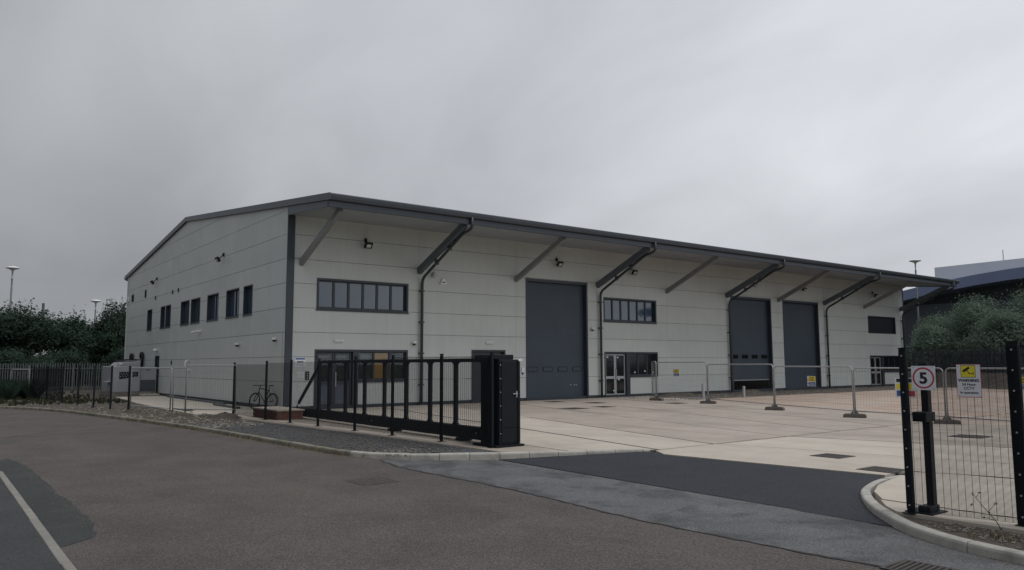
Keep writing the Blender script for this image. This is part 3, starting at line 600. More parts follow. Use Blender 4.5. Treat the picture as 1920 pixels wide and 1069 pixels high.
o = thing('alarm_box', 'white triangular alarm box high on the front wall', 'alarm', (18.93, YC, 5.6)); MB().ext([(18.93-.16, 5.47), (18.93+.16, 5.47), (18.93+.17, 5.53), (18.93+.05, 5.76), (18.93-.05, 5.76), (18.93-.17, 5.53)], F, 0, .08).build('cover', M['white'], o, bevel=.012); MB().ext([(18.85, 5.55), (19.01, 5.55), (19.01, 5.6), (18.85, 5.6)], F, .08, .084).build('panel', M['blackmat'], o)
o = thing('keypad', 'small white entry keypad beside the tall roller door', 'keypad', (23.6, YC, 1.4)); MB().ext([(23.52, 1.38), (23.68, 1.38), (23.68, 1.62), (23.52, 1.62)], F, 0, .07).build('case', M['white'], o, bevel=.01); MB().ext([(23.55, 1.3), (23.62, 1.3), (23.62, 1.379), (23.55, 1.379)], F, 0, .05).build('plug', M['blackmat'], o)
o = thing('security_light', 'small white round light over the gable service door', 'wall light', (XC, 51.43, 2.75)); MB().lathe([(.02, .12), (.12, .07), (.14, 0), (.12, -.06), (.03, -.1)], (XC-.12, 51.43, 2.72), 12).build('globe', M['white'], o, smooth=True); MB().box(XC-.1, 51.36, 2.68, XC, 51.5, 2.78).build('base', M['white'], o)
o = thing('white_vent_pipe', 'short white upright pipe on the gable wall behind the temporary fence', 'pipe', (XC, 44.1, 1.4)); MB().tube([(XC, 44.1, 2.06), (XC-.12, 44.1, 2.06), (XC-.2, 44.1, 1.98), (XC-.2, 44.1, 1.55)], .05, 10).build('pipe', M['white'], o, smooth=True); MB().box(XC-.1, 43.98, 1.5, XC, 44.22, 1.6).build('clip', M['white'], o)
o = thing('corner_bell_box', 'small pale bell box high at the rear end of the gable', 'bell box', (XC, 60.5, 6.5)); MB().ext([(60.35, 6.33), (60.75, 6.33), (60.75, 6.66), (60.35, 6.66)], G, 0, .09).build('case', M['white'], o, bevel=.015); MB().ext([(60.45, 6.42), (60.65, 6.42), (60.65, 6.5), (60.45, 6.5)], G, .09, .094).build('strobe', M['blackmat'], o)
for i, (y, z) in enumerate(((52.4, 6.05), (48.2, 6.1), (46.9, 6.12), (47.8, 1.95))):
    o = thing('wall_vent', ('small dark vent left of the gable windows, high up', 'left one of two small dark vents above the paired gable windows', 'right one of two small dark vents above the paired gable windows', 'small dark vent low on the gable right of the service door')[i], 'vent', (XC, y, z), 'small dark gable vents')
    MB().ext([(y-.06, z-.12), (y+.06, z-.12), (y+.06, z+.12), (y-.06, z+.12)], G, 0, .05).build('cowl', M['trim'], o, bevel=.008)
    for k in range(3): MB().ext([(y-.05, z-.09+.065*k), (y+.05, z-.09+.065*k), (y+.05, z-.06+.065*k), (y-.05, z-.06+.065*k)], G, .05, .065).build('slat', M['trim'], o)
for i, (y, zt, zb_) in enumerate(((58.15, 2.55, 1.9), (55.05, 2.6, 0.9))):
    o = thing('flue_pipe', ('short black hooked pipe at the far end of the gable', 'tall black hooked pipe rising behind the grey plant unit')[i], 'pipe', (XC, y, zb_), 'black hooked pipes on the gable')
    P = [(XC, y+.25, zt-.35), (XC-.12, y+.25, zt-.30)] + [(XC-.14, y+.25*math.cos(R(t)), zt-.25+.25*math.sin(R(t))) for t in range(0, 181, 20)] + [(XC-.14, y-.25, zb_)]
    MB().tube(P, .095, 8).build('pipe', M['blackmat'], o, smooth=True); MB().box(XC-.16, y-.36, zb_+.1, XC, y-.14, zb_+.2).build('clip', M['galv'], o)

# text
def text(body, size, m, parent, o0, right, upv, align='CENTER', ext=.001, bold=0.0, sx=1.0):
    cu = bpy.data.curves.new('t', 'FONT'); cu.body = body; cu.size = size; cu.align_x = align; cu.extrude = ext; cu.offset = bold
    ob = bpy.data.objects.new('t', cu); COL.objects.link(ob); dg = bpy.context.evaluated_depsgraph_get(); me = bpy.data.meshes.new_from_object(ob.evaluated_get(dg)); bpy.data.objects.remove(ob)
    rgt, u = Vector(right), Vector(upv); nn = rgt.cross(u); mb = MB()
    off = Vector(o0)
    mb.add([off + rgt*(v.co.x*sx) + u*v.co.y + nn*v.co.z for v in me.vertices], [tuple(p.vertices) for p in me.polygons])
    return mb.build('lettering', m, parent, recalc=False)
# signs beside the first shopfront
o = thing('notice_sign', 'white notice sign with dark heading on the wall beside the corner shopfront', 'sign', (12.15, YC, 1.9)); MB().ext([(11.92, 1.72), (12.38, 1.72), (12.38, 2.10), (11.92, 2.10)], F, 0, .02).build('board', M['signwhite'], o); MB().ext([(11.95, 2.02), (12.35, 2.02), (12.35, 2.08), (11.95, 2.08)], F, .02, .024).build('header', M['signblue'], o); MB().ext([(12.02, 1.90), (12.28, 1.90), (12.28, 1.95), (12.02, 1.95)], F, .02, .024).build('heading_block', M['ink'], o)
for k in range(3): MB().ext([(11.97, 1.76+.035*k), (12.30, 1.76+.035*k), (12.30, 1.77+.035*k), (11.97, 1.77+.035*k)], F, .02, .022).build('text_line', M['unit'], o)
o = thing('paper_notice', 'pale paper notice beside the black entry panel on the front wall', 'notice', (12.2, YC, 1.4)); MB().ext([(12.03, 1.28), (12.33, 1.28), (12.33, 1.52), (12.03, 1.52)], F, 0, .012).build('board', M['signwhite'], o)
for k in range(5): MB().ext([(12.07, 1.32+.035*k), (12.28, 1.32+.035*k), (12.28, 1.33+.035*k), (12.07, 1.33+.035*k)], F, .012, .014).build('text_line', M['unit'], o)
o = thing('intercom', 'black intercom panel with white buttons beside the corner shopfront', 'intercom', (12.45, YC, 1.4)); MB().ext([(12.38, 1.2), (12.54, 1.2), (12.54, 1.54), (12.38, 1.54)], F, 0, .04).build('case', M['blackmat'], o, bevel=.008)
for k, z in enumerate((1.46, 1.36, 1.27)): MB().ext([(12.43, z-.02), (12.49, z-.02), (12.49, z+.02), (12.43, z+.02)], F, .04, .046).build('button', M['silver'], o)

# ------------------------------------------------------------------ mesh fences
def wire_panel(p, q, z0, z1, parent, hs=.0127, vs=.0762, th=.0040, name='wire_mesh'):
    p, q = Vector((p[0], p[1], 0)), Vector((q[0], q[1], 0)); d = (q-p); Ln = d.length; d.normalize(); nn = Vector((-d.y, d.x, 0)); b_ = MB(); h_ = th/2
    def bar(a, c, e1, e2):
        v = []
        for s_ in (a, c):
            for i, j in ((-1,-1),(1,-1),(1,1),(-1,1)): v.append(s_ + e1*(h_*i) + e2*(h_*j))
        b_.add(v, [(0,4,5,1),(1,5,6,2),(2,6,7,3),(3,7,4,0)])
    Z = Vector((0,0,1)); k = z0
    while k <= z1: bar(p+Z*k, q+Z*k, nn, Z); k += hs
    s_ = 0
    while s_ <= Ln: bar(p+d*s_+Z*z0+nn*th, p+d*s_+Z*z1+nn*th, d, nn); s_ += vs
    return b_.build(name, M['black'], parent, kind='stuff', recalc=False)
def post(parent, x, y, h_, w=.06, dp=.06, bolts=0, name='post', clamp=None):
    po = MB().box(x-dp/2, y-w/2, 0, x+dp/2, y+w/2, h_).build(name, M['black'], parent, bevel=.006)
    MB().box(x-dp/2-.004, y-w/2-.004, h_, x+dp/2+.004, y+w/2+.004, h_+.02).build('cap', M['blackmat'], po)
    MB().box(x-.09, y-.07, 0.001, x+.09, y+.07, .012).build('base_plate', M['black'], po)
    if clamp:
        MB().box(x-dp/2-.012, y-w/2+.004, .06, x-dp/2, y+w/2-.004, h_-.01).build('clamp_bar', M['black'], po)
        for k in range(clamp): z = .1 + (h_-.18)*k/(clamp-1); MB().lathe([(.012, -.026), (.010, -.016), (.002, -.012)], (x-dp/2, y, z), 8, axis=0) if 0 else MB().tube([(x-dp/2-.022, y, z), (x-dp/2-.01, y, z)], .011, 8).build('bolt', M['galv'], po)
    return po
fl = thing('mesh_fence', 'black fine-mesh security fence in front of the sliding gate', 'fence', (9.5, 21, 0))
py = [13.85, 15.72, 17.85, 19.75, 21.9, 23.75, 25.6, 28.35]; ph = [2.03, 2.02, 2.02, 2.0, 1.95, 1.93, 1.90, 1.85]
for y, h_ in zip(py, ph): post(fl, fx(y), y, h_+.03, clamp=None, w=.07, dp=.06)
for i in range(len(py)-1): wire_panel((fx(py[i])-.035, py[i]+.02), (fx(py[i+1])-.035, py[i+1]-.02), .05, min(ph[i], ph[i+1])-.02, fl)
# bare posts further along the road
bp = [(6.62, 33.95), (6.34, 36.05), (6.08, 38.4), (5.82, 40.9)]
lbs = ['bare black fence post at the left end of the leaning wire panels', 'bare black fence post, second left of the temporary wire panels', 'bare black fence post, third left of the temporary wire panels', 'bare black fence post, fourth left of the temporary wire panels']
for (x, y), lb in zip(bp, lbs):
    o = thing('fence_post', lb, 'post', (x, y, 0), 'bare fence posts along the verge'); post(o, x, y, 1.78, w=.07, dp=.07, name='upright')
f2 = thing('mesh_fence', 'dark mesh fence panels on the weedy verge before the palisade', 'fence', (5.2, 46.5, 0))
p3 = [(5.55, 43.8), (5.22, 46.9), (4.9, 50.0)]
for x, y in p3: post(f2, x, y, 1.76, w=.07, dp=.07)
for i in range(2): wire_panel(p3[i], p3[i+1], .05, 1.72, f2, hs=.0127, th=.006)

# right-hand fence with its gate catch post
fr = thing('mesh_fence', 'black fine-mesh security fence on the right carrying two signs', 'fence', (9.85, 3.6, 0))
rp = [(9.70, 4.70, 1.99), (9.93, 3.56, 2.05), (9.98, 1.2, 2.05), (10.0, -1.2, 2.05), (10.0, -3.6, 2.05)]
for i, (x, y, h_) in enumerate(rp): post(fr, x, y, h_, w=.085 if i == 0 else .13, dp=.05, clamp=9)
for i in range(len(rp)-1):
    wire_panel((rp[i][0]-.04, rp[i][1]), (rp[i+1][0]-.04, rp[i+1][1]), .03, 2.02, fr, vs=.0762)
cp = thing('gate_catch_post', 'black gate catch post with latch box beside the right fence', 'gate post', (9.95, 4.62, 0))
MB().box(9.92, 4.53, 0, 10.01, 4.615, 1.80).build('post', M['black'], cp, bevel=.006); MB().box(9.78, 4.50, 1.10, 10.03, 4.67, 1.22).build('latch_box', M['black'], cp, bevel=.008); MB().box(9.70, 4.45, .004, 10.1, 4.78, .02).build('base_plate', M['black'], cp); MB().box(9.76, 4.51, .02, 10.03, 4.65, .09).build('shoe', M['black'], cp, bevel=.006)
MB().box(9.915, 4.525, 1.801, 10.015, 4.62, 1.815).build('cap', M['blackmat'], cp)
# signs on the right fence (facing -X)
RG, UP_ = (0, -1, 0), (0, 0, 1)
def signbox(name, m, parent, xf, y0, y1, z0, z1, t=.004): return MB().box(xf-t, min(y0, y1), z0, xf, max(y0, y1), z1).build(name, m, parent)
sg = thing('speed_limit_sign', 'square white speed sign with red ring around a black 5', 'sign', (9.69, 4.45, 1.5))
signbox('board', M['signwhite'], sg, 9.665, 4.59, 4.31, 1.495, 1.785, .005)
rg = MB(); nseg = 48; cy, cz = 4.45, 1.640
for k in range(nseg):
    t0, t1 = 2*math.pi*k/nseg, 2*math.pi*(k+1)/nseg; q = []
    for x in (9.6585, 9.6600):
        for r_, t in ((.128, t0), (.128, t1), (.108, t1), (.108, t0)): q.append((x, cy+r_*math.cos(t), cz+r_*math.sin(t)))
    rg.add(q, [(0,1,2,3), (4,7,6,5), (0,4,5,1), (2,6,7,3)])
rg.build('red_ring', M['red'], sg)
text('5', .185, M['ink'], sg, (9.6585, 4.45, 1.576), RG, UP_, bold=.006, sx=1.08)
for y in (4.56, 4.34):
    for z in (1.765, 1.515): MB().tube([(9.657, y, z), (9.660, y, z)], .006, 8).build('rivet', M['galv'], sg)
sg = thing('camera_warning_sign', 'white warning sign with yellow panel showing a security camera', 'sign', (9.75, 3.98, 1.43))
xf = 9.765; signbox('board', M['signwhite'], sg, xf, 4.11, 3.85, 1.425, 1.80, .005)
x1 = xf-.005
rg = MB()
for a in ((4.113, 3.847, 1.420, 1.426), (4.113, 3.847, 1.799, 1.805), (4.113, 4.109, 1.426, 1.799), (3.851, 3.847, 1.426, 1.799)): rg.box(x1-.001, a[1], a[2], x1+.004, a[0], a[3])
rg.build('red_edge', M['red'], sg)
signbox('panel_border', M['ink'], sg, x1-.0002, 4.062, 3.902, 1.650, 1.792, .001); signbox('yellow_panel', M['yellow'], sg, x1-.0015, 4.057, 3.907, 1.655, 1.787, .001)
xi = x1-.003
def poly_on(name, pts, m, parent, x): return MB().ext(pts, lambda a, z, d: (x-d, a, z), 0, .0008).build(name, m, parent)
poly_on('camera_symbol', [(4.045, 1.730), (4.035, 1.712), (4.015, 1.716), (3.962, 1.755), (3.972, 1.778)], M['ink'], sg, xi)
poly_on('arm_symbol', [(3.995, 1.728), (3.989, 1.732), (3.968, 1.698), (3.974, 1.694)], M['ink'], sg, xi); poly_on('arm_symbol', [(3.977, 1.702), (3.977, 1.692), (3.926, 1.694), (3.926, 1.699)], M['ink'], sg, xi); poly_on('arm_symbol', [(3.928, 1.716), (3.922, 1.716), (3.922, 1.676), (3.928, 1.676)], M['ink'], sg, xi)
text('WARNING', .048, M['ink'], sg, (x1-.001, 3.981, 1.600), RG, UP_, bold=.0016, sx=.98)
text('24 Hour', .044, M['ink'], sg, (x1-.001, 3.981, 1.555), RG, UP_, bold=.0006); text('CCTV', .044, M['ink'], sg, (x1-.001, 3.981, 1.510), RG, UP_, bold=.0006); text('in operation', .040, M['ink'], sg, (x1-.001, 3.981, 1.462), RG, UP_, bold=.0006)
for y in (4.09, 3.87):
    for z in (1.78, 1.445): MB().tube([(x1-.002, y, z), (x1+.001, y, z)], .005, 8).build('rivet', M['galv'], sg)

# ------------------------------------------------------------------ sliding gate and drive cabinet
gt = thing('sliding_gate', 'black cantilever sliding gate drawn open behind the mesh fence', 'gate', (10.42, 20, 0))
GX = 10.42
MB().box(GX-.08, 14.6, .07, GX+.08, 26.2, .36).build('bottom_beam', M['black'], gt, bevel=.01)
MB().beam((GX, 14.6, 1.91), (GX, 24.2, 1.91), .09, .09).build('top_rail', M['black'], gt, bevel=.008)
sy = [23.35, 22.15, 20.85, 19.62, 18.38, 17.15, 15.95, 14.75]
for y in [24.15] + sy:
    st = MB().box(GX-.045, y-.05, .36, GX+.045, y+.05, 1.865).build('stile', M['black'], gt, bevel=.006)
    for sg_ in (-1, 1):
        for zb_, dz in ((.36, 1), (1.865, -1)):
            pts = [(y+sg_*.05, zb_), (y+sg_*.15, zb_), (y+sg_*.085, zb_+dz*.035), (y+sg_*.05, zb_+dz*.11)]
            MB().ext(pts, lambda a, z, d: (GX+d, a, z), -.03, .03).build('gusset', M['black'], st)
MB().beam((GX, 24.15, 1.80), (GX, 25.85, .50), .07, .10).build('diagonal_brace', M['black'], gt, bevel=.006)
MB().tube([(GX, 25.85, .50), (GX, 26.03, .36)], .028, 8).build('turnbuckle', M['galv'], gt)
for y in (14.95, 20.2, 25.6): MB().tube([(GX-.10, y, .215), (GX-.081, y, .215)], .02, 10).build('bolt', M['galv'], gt)
for y in (15.6, 19.0): MB().box(GX-.14, y-.16, .004, GX+.14, y+.16, .07).build('roller_carriage', M['blackmat'], gt, bevel=.008)
MB().box(GX-.075, 26.2, .09, GX+.075, 26.215, .34).build('end_plate', M['black'], gt)
cb = thing('gate_drive_cabinet', 'tall black gate drive cabinet with silver handle at the fence end', 'cabinet', (10.42, 14.1, 0))
MB().box(10.14, 13.78, .05, 10.72, 14.5, 1.92).build('case', M['black'], cb, bevel=.012)
MB().box(10.20, 13.764, .42, 10.64, 13.779, 1.88).build('door', M['black'], cb, bevel=.004); MB().box(10.20, 13.766, .10, 10.64, 13.779, .40).build('lower_panel', M['black'], cb, bevel=.004)
MB().box(10.60, 13.755, 1.08, 10.63, 13.765, 1.22).build('lock_plate', M['galv'], cb); MB().box(10.50, 13.735, 1.15, 10.625, 13.752, 1.17).build('handle', M['silver'], cb)
MB().box(10.05, 13.85, 1.921, 10.60, 14.62, 2.03).build('hood', M['black'], cb, bevel=.012)
MB().box(10.66, 13.74, 1.88, 10.76, 13.80, 1.93).build('beacon', M['white'], cb, bevel=.006); MB().box(10.0, 13.7, .004, 10.78, 14.6, .05).build('plinth', M['black'], cb)
MB().box(10.645, 13.745, .08, 10.70, 13.764, 1.90).build('edge_strip', M['black'], cb)
for z in (.3, .6, .9, 1.2, 1.5, 1.8): MB().tube([(10.17, 13.76, z), (10.17, 13.779, z)], .012, 8).build('bolt', M['galv'], cb)
MB().box(10.02, 14.05, 0.0, 10.12, 14.3, 1.98).build('guide_post', M['black'], cb, bevel=.006)

# ------------------------------------------------------------------ temporary site fencing
def heras(p, q, h_, label, grp, z0=.10, r=.024, open_corner=.14, wires=True):
    p, q = Vector((p[0], p[1], 0)), Vector((q[0], q[1], 0)); d = (q-p).normalized(); Ln = (q-p).length; Z = Vector((0,0,1)); c = open_corner
    o = thing('temporary_fence_panel', label, 'fence panel', (p.x, p.y, 0), grp)
    pts = [p+Z*z0, p+Z*(h_-c)] + [p + d*(c-c*math.cos(R(t))) + Z*(h_-c+c*math.sin(R(t))) for t in (22, 45, 67)] + [p+d*c+Z*h_, q-d*c+Z*h_] + [q - d*(c-c*math.sin(R(t))) + Z*(h_-c+c*math.cos(R(t))) for t in (22, 45, 67)] + [q+Z*(h_-c), q+Z*z0]
    MB().tube(pts, r, 8).build('frame_tube', M['galv'], o, smooth=True)
    MB().tube([p+Z*(z0+.12), q+Z*(z0+.12)], r*.8, 8).build('bottom_rail', M['galv'], o, smooth=True)
    if wires:
        b_ = MB(); nn = Vector((-d.y, d.x, 0)); k = .11
        while k < Ln-.05: b_.beam(p+d*k+Z*(z0+.12), p+d*k+Z*(h_-.01), .0022, .0022, upv=nn); k += .11
        z = z0+.4
        while z < h_-.1: b_.beam(p+Z*z, q+Z*z, .0022, .0022); z += .26
        b_.build('wire_infill', M['herwire'], o, kind='stuff', recalc=False)
    return o
def foot(x, y, ang, label):
    o = thing('ballast_block', label, 'ballast block', (x, y, 0), 'rubber feet of the temporary fence', ang)
    m = MB(); P = [(-.36, 0), (.36, 0), (.345, .10), (.30, .125), (-.30, .125), (-.345, .10)]; m.ext(P, lambda a, z, d: (a, d, z), -.115, .115); m.build('block', M['rubber'], o, bevel=.012, raw=True)
    for s_ in (-.19, .19): MB().add([(s_-.07, -.07, .127), (s_+.07, -.07, .127), (s_+.07, .07, .127), (s_-.07, .07, .127)], [(0,1,2,3)]).build('socket', M['pit'], o, raw=True, recalc=False)
    for s_ in (-1, 1): MB().tube([(s_*.03, 0, .13), (s_*.03, 0, .30)], .027, 8).build('sleeve', M['galv'], o, raw=True)
    for s_ in (-1, 1): MB().ext([(s_*.06, .13), (s_*.13, .13), (s_*.06, .22)], lambda a, z, d: (a, d, z), -.01, .01).build('gusset', M['rubber'], o, raw=True)
HF = [(31.7, 29.0), (28.6, 25.9), (28.18, 22.44), (26.31, 17.77), (24.76, 13.69), (24.26, 10.56), (23.4, 7.6)]
hh = [1.9, 1.86, 1.76, 1.68, 1.64, 1.64]
hl = ['temporary wire panel nearest the silver-framed doors', 'temporary wire panel holding a small yellow and blue sign before the pale wall', 'temporary wire panel in front of the partly raised roller door', 'temporary wire panel holding a yellow and blue sign before the closed far roller door', 'temporary wire panel seen between the far shopfront and the right fence', 'temporary wire panel seen through the mesh under the camera warning sign']
for i in range(6):
    p, q = Vector(HF[i]), Vector(HF[i+1]); d = (q-p).normalized()*.035
    heras(p+d, q-d, hh[i], hl[i], 'temporary fence panels across the yard')
fl_ = ['rubber ballast block on rubble near the silver-framed doors', 'rubber ballast block in front of the pale posts, second along', 'rubber ballast block in front of the raised roller door', 'rubber ballast block left of the right gate post', 'rubber ballast block seen through the right mesh fence']
for i in range(1, 6):
    d = Vector(HF[i+1])-Vector(HF[i-1]); foot(HF[i][0], HF[i][1], math.atan2(d.y, d.x)+math.pi/2 - .9, fl_[i-1])
hl2 = 'temporary fence panels by the gable'
heras((6.66, 33.8), (7.42, 30.75), 1.70, 'temporary wire panel between bare post and gable service door', hl2, wires=True, open_corner=.02)
heras((7.47, 30.6), (7.72, 29.85), 1.72, 'narrow temporary wire panel between the two wider ones by the gable', hl2, open_corner=.02)
heras((7.72, 29.8), (9.0, 28.2), 1.80, 'temporary wire panel left of the bicycle', hl2, open_corner=.02)
heras((4.05, 52.5), (4.75, 50.4), 1.60, 'pale temporary wire panel at the far left before the hedge', hl2, open_corner=.05)
# safety signs on the site fence
def panel_sign(i, t, z, w, h_, label, rows_=None):
    p, q = Vector(HF[i]), Vector(HF[i+1]); d = (q-p).normalized(); c = p.lerp(q, t); nn = Vector((d.y, -d.x))
    if nn.dot(-c) < 0: nn = -nn
    right = Vector((-nn.y, nn.x)); o = thing('safety_sign', label, 'sign', (c.x, c.y, z), 'small safety signs on the site fence')
    def pl(name, a0, a1, z0, z1, dd, m):
        f_ = lambda a, zz, e: (c.x+right.x*a+nn.x*e, c.y+right.y*a+nn.y*e, zz); MB().ext([(a0, z0), (a1, z0), (a1, z1), (a0, z1)], f_, .03+dd, .034+dd).build(name, m, o)
    pl('board', -w/2, w/2, z, z+h_, 0, M['signwhite'])
    if rows_ is None:
        pl('yellow_block', -w*.28, w*.47, z+h_*.47, z+h_*.97, .005, M['yellow']); pl('blue_block', -w*.28, w*.47, z+h_*.06, z+h_*.40, .005, M['signblue']); pl('red_symbol', -w*.44, -w*.33, z+h_*.55, z+h_*.7, .005, M['red']); pl('blue_symbol', -w*.44, -w*.33, z+h_*.16, z+h_*.3, .005, M['signblue'])
        for k in range(3): pl('text_line', -w*.2, w*.38, z+h_*(.56+.13*k), z+h_*(.60+.13*k), .010, M['red'] if k == 1 else M['ink'])
        for k in range(2): pl('text_line', -w*.2, w*.38, z+h_*(.15+.13*k), z+h_*(.19+.13*k), .010, M['signwhite'])
    else:
        for (a0, a1, b0, b1, mm) in rows_: pl('printed_block', -w/2+w*a0, -w/2+w*a1, z+h_*b0, z+h_*b1, .005, M[mm])
panel_sign(1, .42, 1.20, .42, .34, 'small yellow and blue safety sign on the fence before the pale wall')
panel_sign(3, .52, .98, .45, .36, 'yellow and blue safety sign on the fence before the closed far roller door')
panel_sign(5, .80, 1.08, .40, .34, 'yellow and blue safety sign seen through the mesh by the right edge')
panel_sign(4, .60, .72, .70, .62, 'white site sign with yellow and red rows behind the right gate post', [(.08, .9, .78, .95, 'ink'), (.08, .95, .42, .70, 'yellow'), (.08, .28, .08, .36, 'signblue'), (.34, .95, .08, .36, 'red')])
# ------------------------------------------------------------------ ironwork
def grate(x, y, lx, ly, z, label, nb=8, rz=0, solid=False, grp='drain covers and gratings'):
    o = thing('drain_grate' if not solid else 'manhole_cover', label, 'drain' if not solid else 'manhole', (x, y, z), grp, rz)
    MB().ring(-lx/2, -ly/2, lx/2, ly/2, .035, lambda a, b_, d: (a, b_, d), -.005, .006).build('frame', M['iron'], o, raw=True)
    MB().add([(-lx/2+.03, -ly/2+.03, .001), (lx/2-.03, -ly/2+.03, .001), (lx/2-.03, ly/2-.03, .001), (-lx/2+.03, ly/2-.03, .001)], [(0,1,2,3)]).build('pit' if not solid else 'lid', M['pit'] if not solid else M['iron'], o, raw=True, recalc=False)
    if solid:
        for k in range(5):
            for j in range(5): MB().box(-lx/2+lx*(k+.7)/6.4, -ly/2+ly*(j+.7)/6.4, .001, -lx/2+lx*(k+1.25)/6.4, -ly/2+ly*(j+1.25)/6.4, .005).build('stud', M['iron'], o, raw=True)
    else:
        for k in range(nb): yy = -ly/2+.035+(ly-.07)*(k+.5)/nb; MB().beam((-lx/2+.03, yy-.02, .003), (lx/2-.03, yy+.02, .003), (ly-.07)/nb*.5, .006).build('bar', M['iron'], o, raw=True)
grate(6.06, 11.8, .66, .66, RZ+.001, 'square worn manhole cover in the middle of the road', solid=True)
grate(14.3, 8.4, .62, .62, .004, 'square gully grate in the yard concrete near the fresh tarmac')
grate(13.15, 6.82, .62, .62, .004, 'square gully grate in the yard beside the right kerb curve')
grate(7.55, 3.62, .5, .5, RZ+.010, 'road gully grate at the bottom edge by the right kerb')
for i, (x, y) in enumerate(((21.15, 23.6), (22.9, 23.68), (24.1, 28.3), (24.9, 26.3), (27.4, 23.6), (20.6, 8.45))):
    grate(x, y, .75 if i else .9, .75 if i else .9, .004, ('larger dark manhole cover in the yard before the tall roller door', 'manhole cover in the yard right of the larger one', 'manhole cover closest to the foot of the tall roller door', 'manhole cover nearest the second downpipe', 'manhole cover by the second temporary fence panel', 'manhole cover in the yard seen through the right mesh fence')[i], solid=True)
for i, (x, y, h_) in enumerate(((31.72, 25.56, .74), (34.75, 25.31, .56))):
    o = thing('marker_post', ('taller pale marker post at the soil edge behind a fence foot', 'shorter pale marker post in front of the raised roller door')[i], 'post', (x, y, 0), 'pale posts at the soil edge'); MB().tube([(x, y, -.03), (x, y, h_)], .075, 12).build('tube', M['silver'], o, smooth=False); MB().lathe([(.078, h_), (.07, h_+.02), (.02, h_+.03)], (x, y, 0), 12).build('cap', M['galv'], o)

# ------------------------------------------------------------------ brick plinth, timber, bicycle, plant unit
o = thing('brick_plinth', 'low red brick plinth with concrete top behind the mesh fence', 'plinth', (9.9, 26.2, 0))
MB().box(9.38, 25.05, -.02, 10.25, 27.4, .27).build('core', M['concgrey'], o)
for c in range(4):
    z = c*.07
    for k in range(11):
        yy = 25.05 + k*.2225 + (.11 if c % 2 else 0)
        if yy+.212 <= 27.41: MB().box(9.362, yy+.004, z+.004, 9.38, yy+.212, z+.066).build('brick', M['brick'], o)
    for k in range(4):
        xx = 9.38 + k*.2225 - (.05 if c % 2 else 0); MB().box(max(9.382, xx+.004), 25.032, z+.004, min(10.25, xx+.212), 25.05, z+.066).build('brick', M['brick'], o)
MB().box(9.34, 25.01, .28, 10.3, 27.45, .33).build('coping', M['concrete'], o, bevel=.008)
for i, (x0, y0, x1, y1) in enumerate(((11.15, 36.5, 11.2, 47), (10.55, 32.6, 10.62, 36.2))):
    tag(MB().beam((x0, y0, .045), (x1, y1, .045), .14, .08).build('steel_channel', M['trim'], bevel=.006), ('long dark channel lying along the foot of the gable', 'short dark channel lying on the concrete apron')[i], 'channel', 'dark channels on the apron')

bk = thing('bicycle', 'dark bicycle leaning against the gable wall near the corner', 'bicycle', (11.15, 31.6, 0.005))
rear, front = Vector((11.34, 30.95, .335)), Vector((10.98, 31.95, .335)); dx = (front-rear).normalized(); lat = Vector((dx.y, -dx.x, 0)); Z = Vector((0,0,1)); lean = lambda t, z: rear + dx*t + Z*(z-.335) + lat*(.0) + Vector((.12*(z-.335), .05*(z-.335), 0))
def wheel(t):
    c = lean(t, .335); up_v = (lean(t, 1.335)-lean(t, .335)).normalized(); b_ = MB(); n = 36
    pts = [c + (dx*math.cos(2*math.pi*k/n) + up_v*math.sin(2*math.pi*k/n))*.31 for k in range(n+1)]
    w_ = b_.tube(pts, .030, 8, cap=False).build('wheel', M['tyre'], bk, smooth=True)
    b2 = MB(); b2.tube([c + (dx*math.cos(2*math.pi*k/n) + up_v*math.sin(2*math.pi*k/n))*.285 for k in range(n+1)], .011, 6, cap=False); b2.build('rim', M['blackmat'], w_)
    b3 = MB()
    for k in range(18): a = 2*math.pi*k/18; b3.tube([c + lat*.02*(-1)**k, c + (dx*math.cos(a) + up_v*math.sin(a))*.285], .0018, 4, cap=False)
    b3.build('spokes', M['galv'], w_); MB().tube([c-lat*.05, c+lat*.05], .022, 8).build('hub', M['blackmat'], w_)
wheel(0); wheel(1.06)
P = lambda t, z: lean(t, z)
bb, st_, hd, hb = P(.43, .29), P(.28, .80), P(.84, .86), P(.87, .72)
m = MB()
for a, c in ((bb, st_), (st_+(bb-st_)*.06, hd), (bb, hb), (hd+(hd-hb)*.1, hb)): m.tube([a, c], .019, 8)
for s_ in (-1, 1): m.tube([P(0, .335)+lat*.06*s_, bb+lat*.03*s_], .010, 6); m.tube([P(0, .335)+lat*.06*s_, st_+lat*.015*s_], .009, 6)
m.build('frame', M['blackmat'], bk, smooth=True)
m = MB()
for s_ in (-1, 1): m.tube([P(1.06, .335)+lat*.055*s_, P(.90, .66)+lat*.055*s_], .017, 8)
m.tube([P(.90, .66)-lat*.06, P(.90, .66)+lat*.06], .016, 8); m.tube([P(.90, .66), hb], .016, 8); m.build('fork', M['blackmat'], bk, smooth=True)
m = MB(); m.tube([hd, P(.82, .94), P(.90, .97)], .015, 8); m.tube([P(.90, .97)-lat*.32, P(.90, .97)+lat*.32], .014, 8); m.build('handlebar', M['blackmat'], bk, smooth=True)
m = MB(); m.tube([st_, P(.235, .94)], .014, 8); so_ = m.build('seat_post', M['blackmat'], bk)
